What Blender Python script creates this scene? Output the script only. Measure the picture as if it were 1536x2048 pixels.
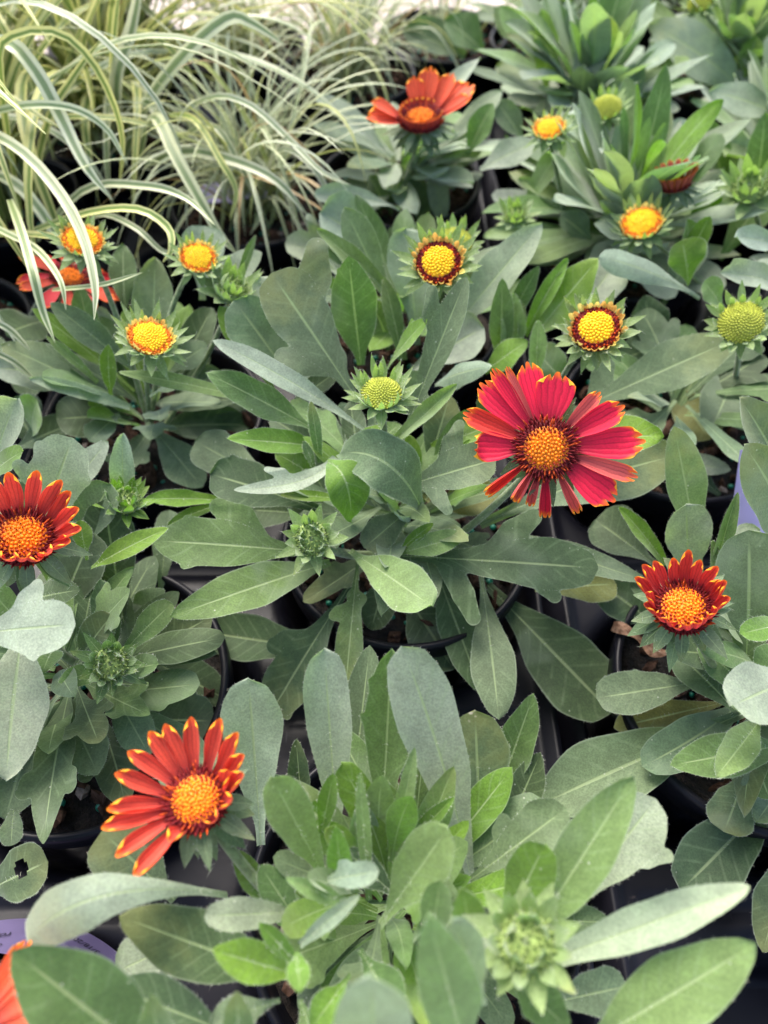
import bpy, math, random
import numpy as np
from mathutils import Vector, Matrix, Quaternion
R_ = math.radians
random.seed(7); rng = np.random.default_rng(7)
for o in list(bpy.data.objects): bpy.data.objects.remove(o, do_unlink=True)
scene = bpy.context.scene
COL = scene.collection

# ------------------------------------------------------------------ camera
F = 1420.0                      # focal length in pixels of the 1536x2048 frame
PITCH = R_(55.0)
CAM = np.array([0.0, 0.0, 0.27])
cd = bpy.data.cameras.new('camera'); cam = bpy.data.objects.new('camera', cd); COL.objects.link(cam)
cam.location = CAM; cam.rotation_euler = (math.pi/2 - PITCH, 0, 0)
cd.sensor_fit = 'AUTO'; cd.sensor_width = 36.0; cd.lens = F/2048*36.0
cd.clip_start = 0.01; cd.clip_end = 500
cd.dof.use_dof = True; cd.dof.focus_distance = 0.243; cd.dof.aperture_fstop = 8.5
scene.camera = cam

# ------------------------------------------------------------------ sky and sun (bright overcast)
SUN_EL, SUN_AZ = 54.0, -22.0     # azimuth from +Y towards +X
w = bpy.data.worlds.new('World'); scene.world = w; w.use_nodes = True
nt = w.node_tree; bg = nt.nodes['Background']
sky = nt.nodes.new('ShaderNodeTexSky'); sky.sky_type = 'NISHITA'; sky.sun_disc = False
sky.sun_elevation = R_(SUN_EL); sky.sun_rotation = R_(SUN_AZ)
sky.dust_density = 4.0; sky.ozone_density = 0.6; sky.air_density = 1.0
nt.links.new(sky.outputs[0], bg.inputs[0]); bg.inputs[1].default_value = 0.105
sd = bpy.data.lights.new('sun', 'SUN'); sd.energy = 1.5; sd.angle = R_(32); sd.color = (1, .96, .9)
sun = bpy.data.objects.new('sun', sd); COL.objects.link(sun)
sv = Vector((math.sin(R_(SUN_AZ))*math.cos(R_(SUN_EL)), math.cos(R_(SUN_AZ))*math.cos(R_(SUN_EL)), math.sin(R_(SUN_EL))))
sun.rotation_euler = sv.to_track_quat('Z', 'Y').to_euler()
scene.view_settings.view_transform = 'Standard'; scene.view_settings.look = 'None'
scene.view_settings.gamma = 1; scene.view_settings.use_curve_mapping = False
scene.view_settings.exposure = 2.0
scene.cycles.use_denoising = True
scene.cycles.max_bounces = 6; scene.cycles.transmission_bounces = 4; scene.cycles.diffuse_bounces = 4

# ------------------------------------------------------------------ geometry helpers
FWD = np.array([0, math.cos(PITCH), -math.sin(PITCH)]); UPV = np.array([0, math.sin(PITCH), math.cos(PITCH)])
RIGHT = np.array([1.0, 0, 0])
def ray(px, py): return FWD + (px-768)/F*RIGHT - (py-1024)/F*UPV
def P(px, py, z):                 # the point seen at (px, py) that stands z centimetres above the rim level
    d = ray(px, py); t = (z*0.01 - CAM[2])/d[2]; return CAM + d*t
def PY(px, py, Y):                # the same on the upright plane at distance Y
    d = ray(px, py); t = (Y - CAM[1])/d[1]; return CAM + d*t
def depth_of(p): return float(np.dot(p - CAM, FWD))
def nrm(v):
    v = np.asarray(v, float); n = np.linalg.norm(v, axis=-1, keepdims=True); return v/np.maximum(n, 1e-12)

def mesh_obj(name, verts, faces, mat, parent=None, uv=None, loc=None, smooth=True, color=None, mats=None, midx=None):
    me = bpy.data.meshes.new(name)
    me.from_pydata([tuple(v) for v in verts], [], faces)
    if uv is not None:
        ul = me.uv_layers.new(name='UVMap')
        li = np.empty(len(me.loops), dtype=np.int32); me.loops.foreach_get('vertex_index', li)
        ul.data.foreach_set('uv', np.asarray(uv, np.float32)[li].ravel())
    for m in (mats or [mat]): me.materials.append(m)
    if midx is not None: me.polygons.foreach_set('material_index', np.asarray(midx, np.int32))
    if smooth: me.polygons.foreach_set('use_smooth', np.ones(len(me.polygons), dtype=bool))
    me.update()
    o = bpy.data.objects.new(name, me); COL.objects.link(o)
    if parent is not None: o.parent = parent
    if loc is not None: o.location = loc
    if color is not None: o.color = color
    return o
def empty(name, loc, label, cat, group=None):
    o = bpy.data.objects.new(name, None); COL.objects.link(o); o.location = loc
    o.empty_display_size = 0.02
    o['label'] = label; o['category'] = cat
    if group: o['group'] = group
    return o
def tag(o, label, cat, group=None):
    o['label'] = label; o['category'] = cat
    if group: o['group'] = group
def grid_faces(nr, nc, close=False):
    f = []
    for i in range(nr-1):
        for j in range(nc-1): f.append((i*nc+j, i*nc+j+1, (i+1)*nc+j+1, (i+1)*nc+j))
        if close: f.append((i*nc+nc-1, i*nc, (i+1)*nc, (i+1)*nc+nc-1))
    return f

# ------------------------------------------------------------------ materials
def newmat(name):
    m = bpy.data.materials.new(name); m.use_nodes = True
    nt = m.node_tree; nt.nodes.clear()
    out = nt.nodes.new('ShaderNodeOutputMaterial')
    return m, nt, out
class N:                           # tiny node builder
    def __init__(s, nt): s.nt = nt
    def n(s, t, **kw):
        x = s.nt.nodes.new(t)
        for k, v in kw.items(): setattr(x, k, v)
        return x
    def put(s, sock, v):
        if hasattr(v, 'is_output') or isinstance(v, bpy.types.NodeSocket): s.nt.links.new(v, sock)
        else:
            if isinstance(v, tuple) and len(v) == 3 and sock.type == 'RGBA': v = v + (1,)
            sock.default_value = v
    def math(s, op, a, b=0.0, c=0.0, clamp=False):
        x = s.n('ShaderNodeMath', operation=op, use_clamp=clamp)
        s.put(x.inputs[0], a); s.put(x.inputs[1], b); s.put(x.inputs[2], c); return x.outputs[0]
    def smooth(s, v, lo, hi):
        x = s.n('ShaderNodeMapRange', interpolation_type='SMOOTHSTEP'); s.put(x.inputs[0], v)
        s.put(x.inputs[1], lo); s.put(x.inputs[2], hi); return x.outputs[0]
    def mix(s, f, a, b, mode='MIX'):
        x = s.n('ShaderNodeMix', data_type='RGBA', blend_type=mode)
        s.put(x.inputs[0], f); s.put(x.inputs[6], a); s.put(x.inputs[7], b); return x.outputs[2]
    def noise(s, vec, scale, detail=2.0, rough=.5):
        x = s.n('ShaderNodeTexNoise'); s.put(x.inputs['Vector'], vec)
        x.inputs['Scale'].default_value = scale; x.inputs['Detail'].default_value = detail
        x.inputs['Roughness'].default_value = rough; return x.outputs['Fac']
    def scalecol(s, c, f):
        x = s.n('ShaderNodeVectorMath', operation='SCALE'); s.put(x.inputs[0], c); s.put(x.inputs[3], f); return x.outputs[0]

def leaf_material():
    m, nt, out = newmat('leaf'); k = N(nt)
    tc = k.n('ShaderNodeTexCoord'); oi = k.n('ShaderNodeObjectInfo')
    sp = k.n('ShaderNodeSeparateXYZ'); k.put(sp.inputs[0], tc.outputs['UV'])
    u, v = sp.outputs[0], sp.outputs[1]
    a = k.math('MULTIPLY', k.math('ABSOLUTE', k.math('SUBTRACT', u, .5)), 2.0)
    off = k.n('ShaderNodeVectorMath', operation='ADD'); k.put(off.inputs[0], tc.outputs['Object'])
    k.put(off.inputs[1], k.n('ShaderNodeCombineXYZ').outputs[0])
    cx = off.inputs[1].links[0].from_node; k.put(cx.inputs[0], k.math('MULTIPLY', oi.outputs['Random'], 3.0))
    co = off.outputs[0]
    big = k.noise(co, 130, 3); fine = k.noise(co, 1500, 2, .7); mid = k.noise(co, 420, 2)
    col = oi.outputs['Color']
    f = k.math('ADD', k.math('MULTIPLY', k.smooth(big, .3, .7), .20), .82)
    f = k.math('MULTIPLY', f, k.math('ADD', k.math('MULTIPLY', k.smooth(fine, .3, .72), .36), .84))
    f = k.math('MULTIPLY', f, k.math('ADD', k.math('MULTIPLY', k.smooth(mid, .35, .7), .10), .95))
    col = k.scalecol(col, f)
    # side veins, faint
    wv = k.math('SINE', k.math('MULTIPLY', k.math('SUBTRACT', v, k.math('MULTIPLY', a, .16)), 60.0))
    wv = k.math('MULTIPLY', k.math('MULTIPLY', k.smooth(wv, .70, 1.0), k.smooth(big, .35, .6)), .20)
    col = k.mix(wv, col, (.24, .32, .18))
    # age: yellowing that starts at the tip of some leaves, dull patches on others
    age = k.math('MULTIPLY', k.smooth(oi.outputs['Random'], .74, 1.0), k.smooth(k.math('ADD', v, k.math('MULTIPLY', big, .9)), .95, 1.55))
    col = k.mix(k.math('MULTIPLY', age, .45), col, (.26, .25, .08))
    pat = k.math('MULTIPLY', k.smooth(k.noise(co, 48, 2), .52, .70), k.smooth(oi.outputs['Random'], .15, .55))
    col = k.mix(k.math('MULTIPLY', pat, .30), col, (.23, .28, .20))
    # midrib
    ribw = k.math('ADD', .10, k.math('MULTIPLY', v, -.055))
    rib = k.math('SUBTRACT', 1.0, k.smooth(a, k.math('MULTIPLY', ribw, .35), ribw))
    rib = k.math('MULTIPLY', rib, k.math('SUBTRACT', 1.0, k.smooth(v, .8, .97)))
    col = k.mix(k.math('MULTIPLY', rib, .62), col, (.30, .38, .19))
    # pale hairy margin
    col = k.mix(k.math('MULTIPLY', k.smooth(a, .93, 1.0), .35), col, (.34, .40, .30))
    # scars: alpha of the object colour sets how many
    sn = k.noise(co, 75, 3, .6); th = k.math('SUBTRACT', .86, k.math('MULTIPLY', oi.outputs['Alpha'], .22))
    scar = k.smooth(sn, th, k.math('ADD', th, .03))
    col = k.mix(k.math('MULTIPLY', scar, .9), col, (.58, .50, .42))
    # tiny pale specks
    vo = k.n('ShaderNodeTexVoronoi'); k.put(vo.inputs['Vector'], co); vo.inputs['Scale'].default_value = 330
    spk = k.math('SUBTRACT', 1.0, k.smooth(vo.outputs['Distance'], .06, .13))
    cs = k.n('ShaderNodeSeparateColor'); k.put(cs.inputs[0], vo.outputs['Color'])
    spk = k.math('MULTIPLY', spk, k.smooth(cs.outputs[0], .86, .9))
    col = k.mix(k.math('MULTIPLY', spk, .6), col, (.5, .52, .44))
    b = k.n('ShaderNodeBsdfPrincipled'); k.put(b.inputs['Base Color'], col)
    b.inputs['Roughness'].default_value = .62; b.inputs['Specular IOR Level'].default_value = .30
    b.inputs['Sheen Weight'].default_value = .65; b.inputs['Sheen Roughness'].default_value = .40
    b.inputs['Sheen Tint'].default_value = (.90, 1, .86, 1)
    bp = k.n('ShaderNodeBump'); bp.inputs['Strength'].default_value = .35; bp.inputs['Distance'].default_value = .0004
    k.put(bp.inputs['Height'], k.math('ADD', fine, k.math('MULTIPLY', rib, -1.2))); k.put(b.inputs['Normal'], bp.outputs[0])
    t = k.n('ShaderNodeBsdfTranslucent')
    tc2 = k.n('ShaderNodeVectorMath', operation='MULTIPLY'); k.put(tc2.inputs[0], col); k.put(tc2.inputs[1], (1.35, 1.75, .45))
    k.put(t.inputs[0], tc2.outputs[0])
    ms = k.n('ShaderNodeMixShader'); ms.inputs[0].default_value = .28
    k.put(ms.inputs[1], b.outputs[0]); k.put(ms.inputs[2], t.outputs[0]); k.put(out.inputs[0], ms.outputs[0])
    return m
def petal_material():
    m, nt, out = newmat('petal'); k = N(nt)
    tc = k.n('ShaderNodeTexCoord'); oi = k.n('ShaderNodeObjectInfo')
    sp = k.n('ShaderNodeSeparateXYZ'); k.put(sp.inputs[0], tc.outputs['UV']); u, v = sp.outputs[0], sp.outputs[1]
    a = k.math('MULTIPLY', k.math('ABSOLUTE', k.math('SUBTRACT', u, .5)), 2.0)
    nz = k.noise(tc.outputs['Object'], 350, 2); nf = k.noise(tc.outputs['Object'], 1800, 2)
    # length-wise veins
    ve = k.math('SINE', k.math('ADD', k.math('MULTIPLY', u, 36.0), k.math('MULTIPLY', nz, 4.0)))
    vein = k.math('MULTIPLY', k.smooth(ve, .35, 1.0), k.math('ADD', .25, k.math('MULTIPLY', v, .55)))
    col = k.scalecol(oi.outputs['Color'], k.math('ADD', .78, k.math('MULTIPLY', nf, .44)))
    base = k.math('SUBTRACT', 1.0, k.smooth(v, .0, .5))
    col = k.mix(k.math('MULTIPLY', base, .6), col, (.20, .004, .02))
    col = k.mix(k.math('MULTIPLY', vein, .72), col, k.scalecol(oi.outputs['Color'], .30))
    a4 = k.math('POWER', a, 5.0)
    y = k.math('ADD', k.math('MULTIPLY', k.math('POWER', v, 1.5), .90), k.math('MULTIPLY', a4, .30))
    y = k.math('ADD', y, k.math('MULTIPLY', k.math('SUBTRACT', nz, .5), .22))
    y = k.math('ADD', y, k.math('MULTIPLY', oi.outputs['Alpha'], .2))
    orange = k.smooth(y, .70, .94); yel = k.smooth(y, .88, 1.03)
    col = k.mix(orange, col, (.85, .15, .012)); col = k.mix(yel, col, (.92, .42, .02))
    b = k.n('ShaderNodeBsdfPrincipled'); k.put(b.inputs['Base Color'], col)
    b.inputs['Roughness'].default_value = .55; b.inputs['Specular IOR Level'].default_value = .25
    b.inputs['Sheen Weight'].default_value = .12; b.inputs['Sheen Tint'].default_value = (1, .75, .75, 1)
    bp = k.n('ShaderNodeBump'); bp.inputs['Strength'].default_value = .22; bp.inputs['Distance'].default_value = .0003
    k.put(bp.inputs['Height'], ve); k.put(b.inputs['Normal'], bp.outputs[0])
    t = k.n('ShaderNodeBsdfTranslucent'); k.put(t.inputs[0], col)
    ms = k.n('ShaderNodeMixShader'); ms.inputs[0].default_value = .25
    k.put(ms.inputs[1], b.outputs[0]); k.put(ms.inputs[2], t.outputs[0]); k.put(out.inputs[0], ms.outputs[0])
    return m
def blade_material(name, core, margin):
    m, nt, out = newmat(name); k = N(nt)
    tc = k.n('ShaderNodeTexCoord'); oi = k.n('ShaderNodeObjectInfo')
    sp = k.n('ShaderNodeSeparateXYZ'); k.put(sp.inputs[0], tc.outputs['UV']); u, v = sp.outputs[0], sp.outputs[1]
    r = k.math('MULTIPLY', k.math('SUBTRACT', oi.outputs['Random'], .5), .22)
    a = k.math('MULTIPLY', k.math('ABSOLUTE', k.math('SUBTRACT', u, k.math('ADD', .5, r))), 2.0)
    nz = k.noise(tc.outputs['Object'], 60, 2)
    f = k.smooth(k.math('ADD', a, k.math('MULTIPLY', k.math('SUBTRACT', nz, .5), .2)), .30, .52)
    line = k.math('MULTIPLY', k.smooth(k.math('SINE', k.math('MULTIPLY', u, 62.0)), .4, 1), .25)
    c = k.mix(f, k.mix(line, core, margin), k.mix(line, margin, core))
    c = k.mix(k.math('MULTIPLY', k.math('SUBTRACT', 1.0, k.smooth(v, 0, .35)), .45), c, (.16, .24, .04))
    c = k.mix(1.0, c, oi.outputs['Color'], 'MULTIPLY')
    b = k.n('ShaderNodeBsdfPrincipled'); k.put(b.inputs['Base Color'], c)
    b.inputs['Roughness'].default_value = .42; b.inputs['Specular IOR Level'].default_value = .4
    t = k.n('ShaderNodeBsdfTranslucent'); k.put(t.inputs[0], c)
    ms = k.n('ShaderNodeMixShader'); ms.inputs[0].default_value = .32
    k.put(ms.inputs[1], b.outputs[0]); k.put(ms.inputs[2], t.outputs[0]); k.put(out.inputs[0], ms.outputs[0])
    return m
def simple(name, col, rough=.6, spec=.3, var=.25, scale=400, bump=0, sheen=0, trans=0, coltwo=None):
    m, nt, out = newmat(name); k = N(nt)
    tc = k.n('ShaderNodeTexCoord'); nz = k.noise(tc.outputs['Object'], scale, 3)
    c = k.mix(k.smooth(nz, .3, .7), tuple(x*(1-var) for x in col), coltwo or tuple(min(1, x*(1+var)) for x in col))
    b = k.n('ShaderNodeBsdfPrincipled'); k.put(b.inputs['Base Color'], c)
    b.inputs['Roughness'].default_value = rough; b.inputs['Specular IOR Level'].default_value = spec
    b.inputs['Sheen Weight'].default_value = sheen
    if bump:
        bp = k.n('ShaderNodeBump'); bp.inputs['Strength'].default_value = .6; bp.inputs['Distance'].default_value = bump
        k.put(bp.inputs['Height'], nz); k.put(b.inputs['Normal'], bp.outputs[0])
    if trans:
        t = k.n('ShaderNodeBsdfTranslucent'); k.put(t.inputs[0], c)
        ms = k.n('ShaderNodeMixShader'); ms.inputs[0].default_value = trans
        k.put(ms.inputs[1], b.outputs[0]); k.put(ms.inputs[2], t.outputs[0]); k.put(out.inputs[0], ms.outputs[0])
    else: k.put(out.inputs[0], b.outputs[0])
    return m
def plastic_material():
    m, nt, out = newmat('black_plastic'); k = N(nt)
    tc = k.n('ShaderNodeTexCoord'); g = k.n('ShaderNodeNewGeometry')
    n1 = k.noise(g.outputs['Position'], 22, 4, .6); n2 = k.noise(g.outputs['Position'], 300, 3)
    mp = k.n('ShaderNodeMapping'); mp.inputs['Scale'].default_value = (900, 60, 300); mp.inputs['Rotation'].default_value = (0, 0, .6)
    k.put(mp.inputs[0], g.outputs['Position']); sc = k.noise(mp.outputs[0], 1.0, 2)
    dust = k.math('MULTIPLY', k.smooth(n1, .45, .75), .14)
    c = k.mix(dust, (.0045, .0045, .0075), (.024, .022, .03))
    c = k.mix(k.math('MULTIPLY', k.smooth(sc, .72, .80), .35), c, (.07, .07, .08))
    c = k.mix(k.math('MULTIPLY', k.smooth(n2, .70, .76), .4), c, (.07, .055, .05))
    b = k.n('ShaderNodeBsdfPrincipled'); k.put(b.inputs['Base Color'], c)
    k.put(b.inputs['Roughness'], k.math('ADD', .25, k.math('MULTIPLY', n1, .3)))
    b.inputs['Specular IOR Level'].default_value = .17
    bp = k.n('ShaderNodeBump'); bp.inputs['Strength'].default_value = .25; bp.inputs['Distance'].default_value = .001
    k.put(bp.inputs['Height'], k.math('ADD', n1, k.math('MULTIPLY', n2, .2))); k.put(b.inputs['Normal'], bp.outputs[0])
    k.put(out.inputs[0], b.outputs[0]); return m
def soil_material():
    m, nt, out = newmat('soil'); k = N(nt)
    g = k.n('ShaderNodeNewGeometry')
    n1 = k.noise(g.outputs['Position'], 260, 4, .7); n2 = k.noise(g.outputs['Position'], 700, 2)
    c = k.mix(k.smooth(n1, .35, .65), (.004, .003, .0025), (.018, .012, .009))
    c = k.mix(k.math('MULTIPLY', k.smooth(n2, .68, .74), .6), c, (.07, .045, .03))
    b = k.n('ShaderNodeBsdfPrincipled'); k.put(b.inputs['Base Color'], c); b.inputs['Roughness'].default_value = .95
    bp = k.n('ShaderNodeBump'); bp.inputs['Strength'].default_value = 1; bp.inputs['Distance'].default_value = .004
    k.put(bp.inputs['Height'], n1); k.put(b.inputs['Normal'], bp.outputs[0]); k.put(out.inputs[0], b.outputs[0]); return m
def concrete_material():
    m, nt, out = newmat('concrete'); k = N(nt)
    g = k.n('ShaderNodeNewGeometry')
    n1 = k.noise(g.outputs['Position'], 5, 5, .6); n2 = k.noise(g.outputs['Position'], 180, 3)
    c = k.mix(k.smooth(n1, .3, .7), (.36, .30, .27), (.50, .43, .40))
    c = k.mix(k.math('MULTIPLY', k.smooth(n2, .55, .7), .4), c, (.25, .21, .19))
    b = k.n('ShaderNodeBsdfPrincipled'); k.put(b.inputs['Base Color'], c); b.inputs['Roughness'].default_value = .9
    bp = k.n('ShaderNodeBump'); bp.inputs['Strength'].default_value = .5; bp.inputs['Distance'].default_value = .003
    k.put(bp.inputs['Height'], n2); k.put(b.inputs['Normal'], bp.outputs[0]); k.put(out.inputs[0], b.outputs[0]); return m

M_LEAF = leaf_material(); M_PETAL = petal_material()
M_STEM = simple('stem', (.17, .23, .10), .6, .25, .25, 500, sheen=.4, trans=.1)
M_HAIR = simple('hair', (.66, .70, .56), .5, .3, .1, 50, trans=.4)
M_BEAD_O = simple('disc_orange', (.76, .21, .004), .5, .3, .28, 900)
M_BEAD_Y = simple('disc_yellow', (.82, .50, .01), .5, .3, .22, 900)
M_BEAD_G = simple('disc_green', (.40, .43, .06), .5, .3, .25, 900)
M_BUDG = simple('bud_green', (.22, .30, .09), .6, .2, .3, 900)
M_SPIKE = simple('disc_maroon', (.13, .008, .010), .6, .2, .5, 900)
M_RUST = simple('disc_rust', (.42, .055, .010), .6, .2, .45, 900)
M_RUSTO = simple('disc_rust_orange', (.60, .16, .012), .6, .2, .5, 900)
M_NUB = simple('petal_nub', (.90, .50, .11), .55, .25, .2, 300, coltwo=(.92, .62, .16), trans=.25)
M_NUBY = simple('petal_nub_yellow', (.90, .72, .20), .55, .25, .2, 300, trans=.25)
M_BLADE_Y = blade_material('blade_yellow', (.16, .25, .055), (.68, .67, .28))
M_BLADE_W = blade_material('blade_white', (.19, .27, .12), (.70, .72, .50))
M_BLADE_DRY = blade_material('blade_dry', (.26, .17, .07), (.48, .36, .18))
M_PLASTIC = plastic_material(); M_SOIL = soil_material(); M_CONC = concrete_material()
M_PELLET = simple('pellet', (.008, .16, .10), .3, .5, .2, 300)
M_CHIP = simple('bark', (.045, .024, .016), .9, .1, .5, 300, bump=.001, coltwo=(.085, .048, .034))
M_PERL = simple('perlite', (.20, .16, .14), .9, .2, .3, 500, bump=.001)
M_DEAD = simple('dead_leaf', (.17, .085, .05), .8, .2, .4, 500, bump=.0008, coltwo=(.30, .18, .12), trans=.15)
M_LILAC = simple('lilac_label', (.50, .43, .74), .45, .4, .06, 60)
M_LABEL = simple('label_paper', (.115, .095, .19), .5, .3, .08, 60)  # lilac paper with the shade under the leaves painted into its colour
M_INK = simple('ink', (.02, .018, .03), .6, .2, .1, 60)

# ------------------------------------------------------------------ ground, trays
def ground():
    s = 60.0
    o = mesh_obj('ground', [(-s, -s, -.118), (s, -s, -.118), (s, s, -.118), (-s, s, -.118)], [(0, 1, 2, 3)], M_CONC, smooth=False)
    o['kind'] = 'structure'
ground()
PITCH_Y = .146
COLX = [-.385, -.255, -.118, .010, .148, .275, .405, .535]
def pot_sites():
    out = []
    for ci, x in enumerate(COLX):
        off = .030 if ci % 2 == 1 else .104
        for r in range(-1, 7):
            out.append((x, off + r*PITCH_Y - 0.0, ci, r))
    return out
SITES = pot_sites()
def sstep(x, a, b):
    t = np.clip((x-a)/(b-a), 0, 1); return t*t*(3-2*t)
def tray(x0, x1, y0, y1, label):
    nx = int((x1-x0)/.0028); ny = int((y1-y0)/.0032)
    xs = np.linspace(x0, x1, nx); ys = np.linspace(y0, y1, ny)
    X, Y = np.meshgrid(xs, ys)
    Z = np.full_like(X, -.034)
    for (sx, sy, ci, r) in SITES:
        d = np.hypot(X-sx, Y-sy)
        Z = Z - .055*(1-sstep(d, .0545, .0605)) - .003*(1-sstep(d, .0605, .066))
    e = np.minimum(np.minimum(X-x0, x1-X), np.minimum(Y-y0, y1-Y))
    Z = Z - .006*(sstep(e, .006, .009)-1)*1.0*(sstep(e, .0, .003)) - .05*(1-sstep(e, 0, .0025))
    # shallow moulded grooves between the wells
    for (sx, sy, ci, r) in SITES:
        g = np.abs(Y-(sy+PITCH_Y/2)); inx = np.abs(X-sx) < .05
        Z = Z - .0035*np.exp(-(g/.0022)**2)*inx
    Z = Z + .0006*np.sin(X*90+Y*40)
    o = mesh_obj('nursery_tray', np.stack([X, Y, Z], -1).reshape(-1, 3)-np.array([(x0+x1)/2, (y0+y1)/2, -.1]),
                 grid_faces(ny, nx), M_PLASTIC, loc=((x0+x1)/2, (y0+y1)/2, -.1))
    tag(o, label, 'tray', 'black nursery trays side by side')
    return o
EDGES = [-.322, -.1875, .079, .342, .60]
tl = {(1, 0): 'black plastic nursery tray under the front centre and left plants',
      (2, 0): 'black plastic nursery tray under the plants at lower right',
      (1, 1): 'black plastic nursery tray behind, under the grasses and upper middle plants',
      (2, 1): 'black plastic nursery tray under the leafy plants at upper right',
      (0, 0): 'black plastic nursery tray at the left edge below the grasses',
      (0, 1): 'black plastic nursery tray at the far left under the grasses',
      (3, 1): 'black plastic nursery tray at the far right edge'}
for (i, j), lab in tl.items():
    y0 = (-.135, .405)[j]; y1 = (.400, .735 if i < 2 else .84)[j]
    x0 = EDGES[i] if i else EDGES[1]-.267
    tray(x0+.002, EDGES[i+1]-.002, y0, y1, lab)

# ------------------------------------------------------------------ pots (mesh shared by every pot)
def lathe_mesh(name, prof, n, mat, ribs=None):
    v = []; f = []
    for i, (r, z) in enumerate(prof):
        for j in range(n):
            t = 2*math.pi*j/n; rr = r
            if ribs and ribs[0] <= i < ribs[1]: rr = r + .0009*(1 if (j//2) % 2 else -1)
            v.append((rr*math.cos(t), rr*math.sin(t), z))
    for i in range(len(prof)-1):
        for j in range(n): f.append((i*n+j, i*n+(j+1) % n, (i+1)*n+(j+1) % n, (i+1)*n+j))
    me = bpy.data.meshes.new(name); me.from_pydata(v, [], f); me.materials.append(mat)
    me.polygons.foreach_set('use_smooth', np.ones(len(f), dtype=bool)); me.update(); return me
RIM = .0565
POT_ME = lathe_mesh('pot', [(.0, -.1), (.040, -.1), (.0415, -.098), (.047, -.045), (.0505, -.020), (.0515, -.0155), (.0552, -.0145),
    (.0560, -.013), (.0562, -.004), (.0565, -.001), (.0558, .0012), (.0545, .0016), (.0533, .0008), (.0527, -.002), (.0518, -.012), (.049, -.03), (.0, -.031)], 96, M_PLASTIC, ribs=(3, 5))
def soil_mesh():
    n, m = 40, 12; v = [(0, 0, -.010)]; f = []
    for i in range(1, m+1):
        r = .0525*i/m
        for j in range(n):
            t = 2*math.pi*j/n
            z = -.011 + .0022*math.sin(r*190+3*t) + .0016*math.sin(5*t+r*400) + random.uniform(-.0012, .0012) - (.002 if i == m else 0)
            v.append((r*math.cos(t), r*math.sin(t), z))
    for j in range(n): f.append((0, 1+j, 1+(j+1) % n))
    for i in range(m-1):
        for j in range(n): f.append((1+i*n+j, 1+(i+1)*n+j, 1+(i+1)*n+(j+1) % n, 1+i*n+(j+1) % n))
    me = bpy.data.meshes.new('soil'); me.from_pydata(v, [], f); me.materials.append(M_SOIL)
    me.polygons.foreach_set('use_smooth', np.ones(len(f), dtype=bool)); me.update(); return me
def blobs_mesh(name, mat, n, size, flat, seed, rmax=.048, seg=(8, 5)):
    rr = random.Random(seed); v = []; f = []
    for _ in range(n):
        r = rmax*math.sqrt(rr.random()); t = rr.random()*6.283
        c = Vector((r*math.cos(t), r*math.sin(t), -.0095+rr.uniform(-.001, .0012))); s = size*rr.uniform(.6, 1.3)
        q = Quaternion((rr.gauss(0, 1), rr.gauss(0, 1), rr.gauss(0, 1), rr.gauss(0, 1))).normalized()
        b = len(v); A, B = seg
        j1 = [rr.uniform(1-flat*.4, 1+flat*.4) for _ in range(A*(B-1)+2)]
        pts = [Vector((0, 0, 1))]
        for i in range(1, B):
            for j in range(A):
                ph = math.pi*i/B; th = 2*math.pi*j/A
                pts.append(Vector((math.sin(ph)*math.cos(th), math.sin(ph)*math.sin(th), math.cos(ph))))
        pts.append(Vector((0, 0, -1)))
        for p, jj in zip(pts, j1):
            p = Vector((p.x*s*(1+flat), p.y*s, p.z*s*(1-flat*.55)))*jj
            v.append(tuple(q @ p + c))
        for j in range(A): f.append((b, b+1+j, b+1+(j+1) % A))
        for i in range(B-2):
            for j in range(A): f.append((b+1+i*A+j, b+1+(i+1)*A+j, b+1+(i+1)*A+(j+1) % A, b+1+i*A+(j+1) % A))
        e = b+1+(B-1)*A
        for j in range(A): f.append((e, b+1+(B-2)*A+(j+1) % A, b+1+(B-2)*A+j))
    me = bpy.data.meshes.new(name); me.from_pydata(v, [], f); me.materials.append(mat)
    if flat < .3: me.polygons.foreach_set('use_smooth', np.ones(len(f), dtype=bool))
    me.update(); return me
SOIL_ME = soil_mesh()
PEL_ME = blobs_mesh('fertilizer_pellets', M_PELLET, 60, .0016, 0.0, 3)
CHIP_ME = blobs_mesh('bark_chips', M_CHIP, 90, .0035, .7, 5, seg=(6, 4))
PERL_ME = blobs_mesh('perlite', M_PERL, 7, .0022, .35, 9, seg=(6, 4))
def add_pot(root, rot, tilt=None):
    o = bpy.data.objects.new('pot', POT_ME); COL.objects.link(o); o.parent = root
    o.rotation_euler = (tilt or 0, 0, rot if tilt is None else 0); o.location = (0, 0, .1)
    s = bpy.data.objects.new('soil', SOIL_ME); COL.objects.link(s); s.parent = root; s.rotation_euler = o.rotation_euler; s.location = (0, 0, .1)
    for nm, me in (('fertilizer_pellets', PEL_ME), ('bark_chips', CHIP_ME), ('perlite', PERL_ME)):
        c = bpy.data.objects.new(nm, me); COL.objects.link(c); c.parent = s; c['kind'] = 'stuff'
    return o

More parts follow.
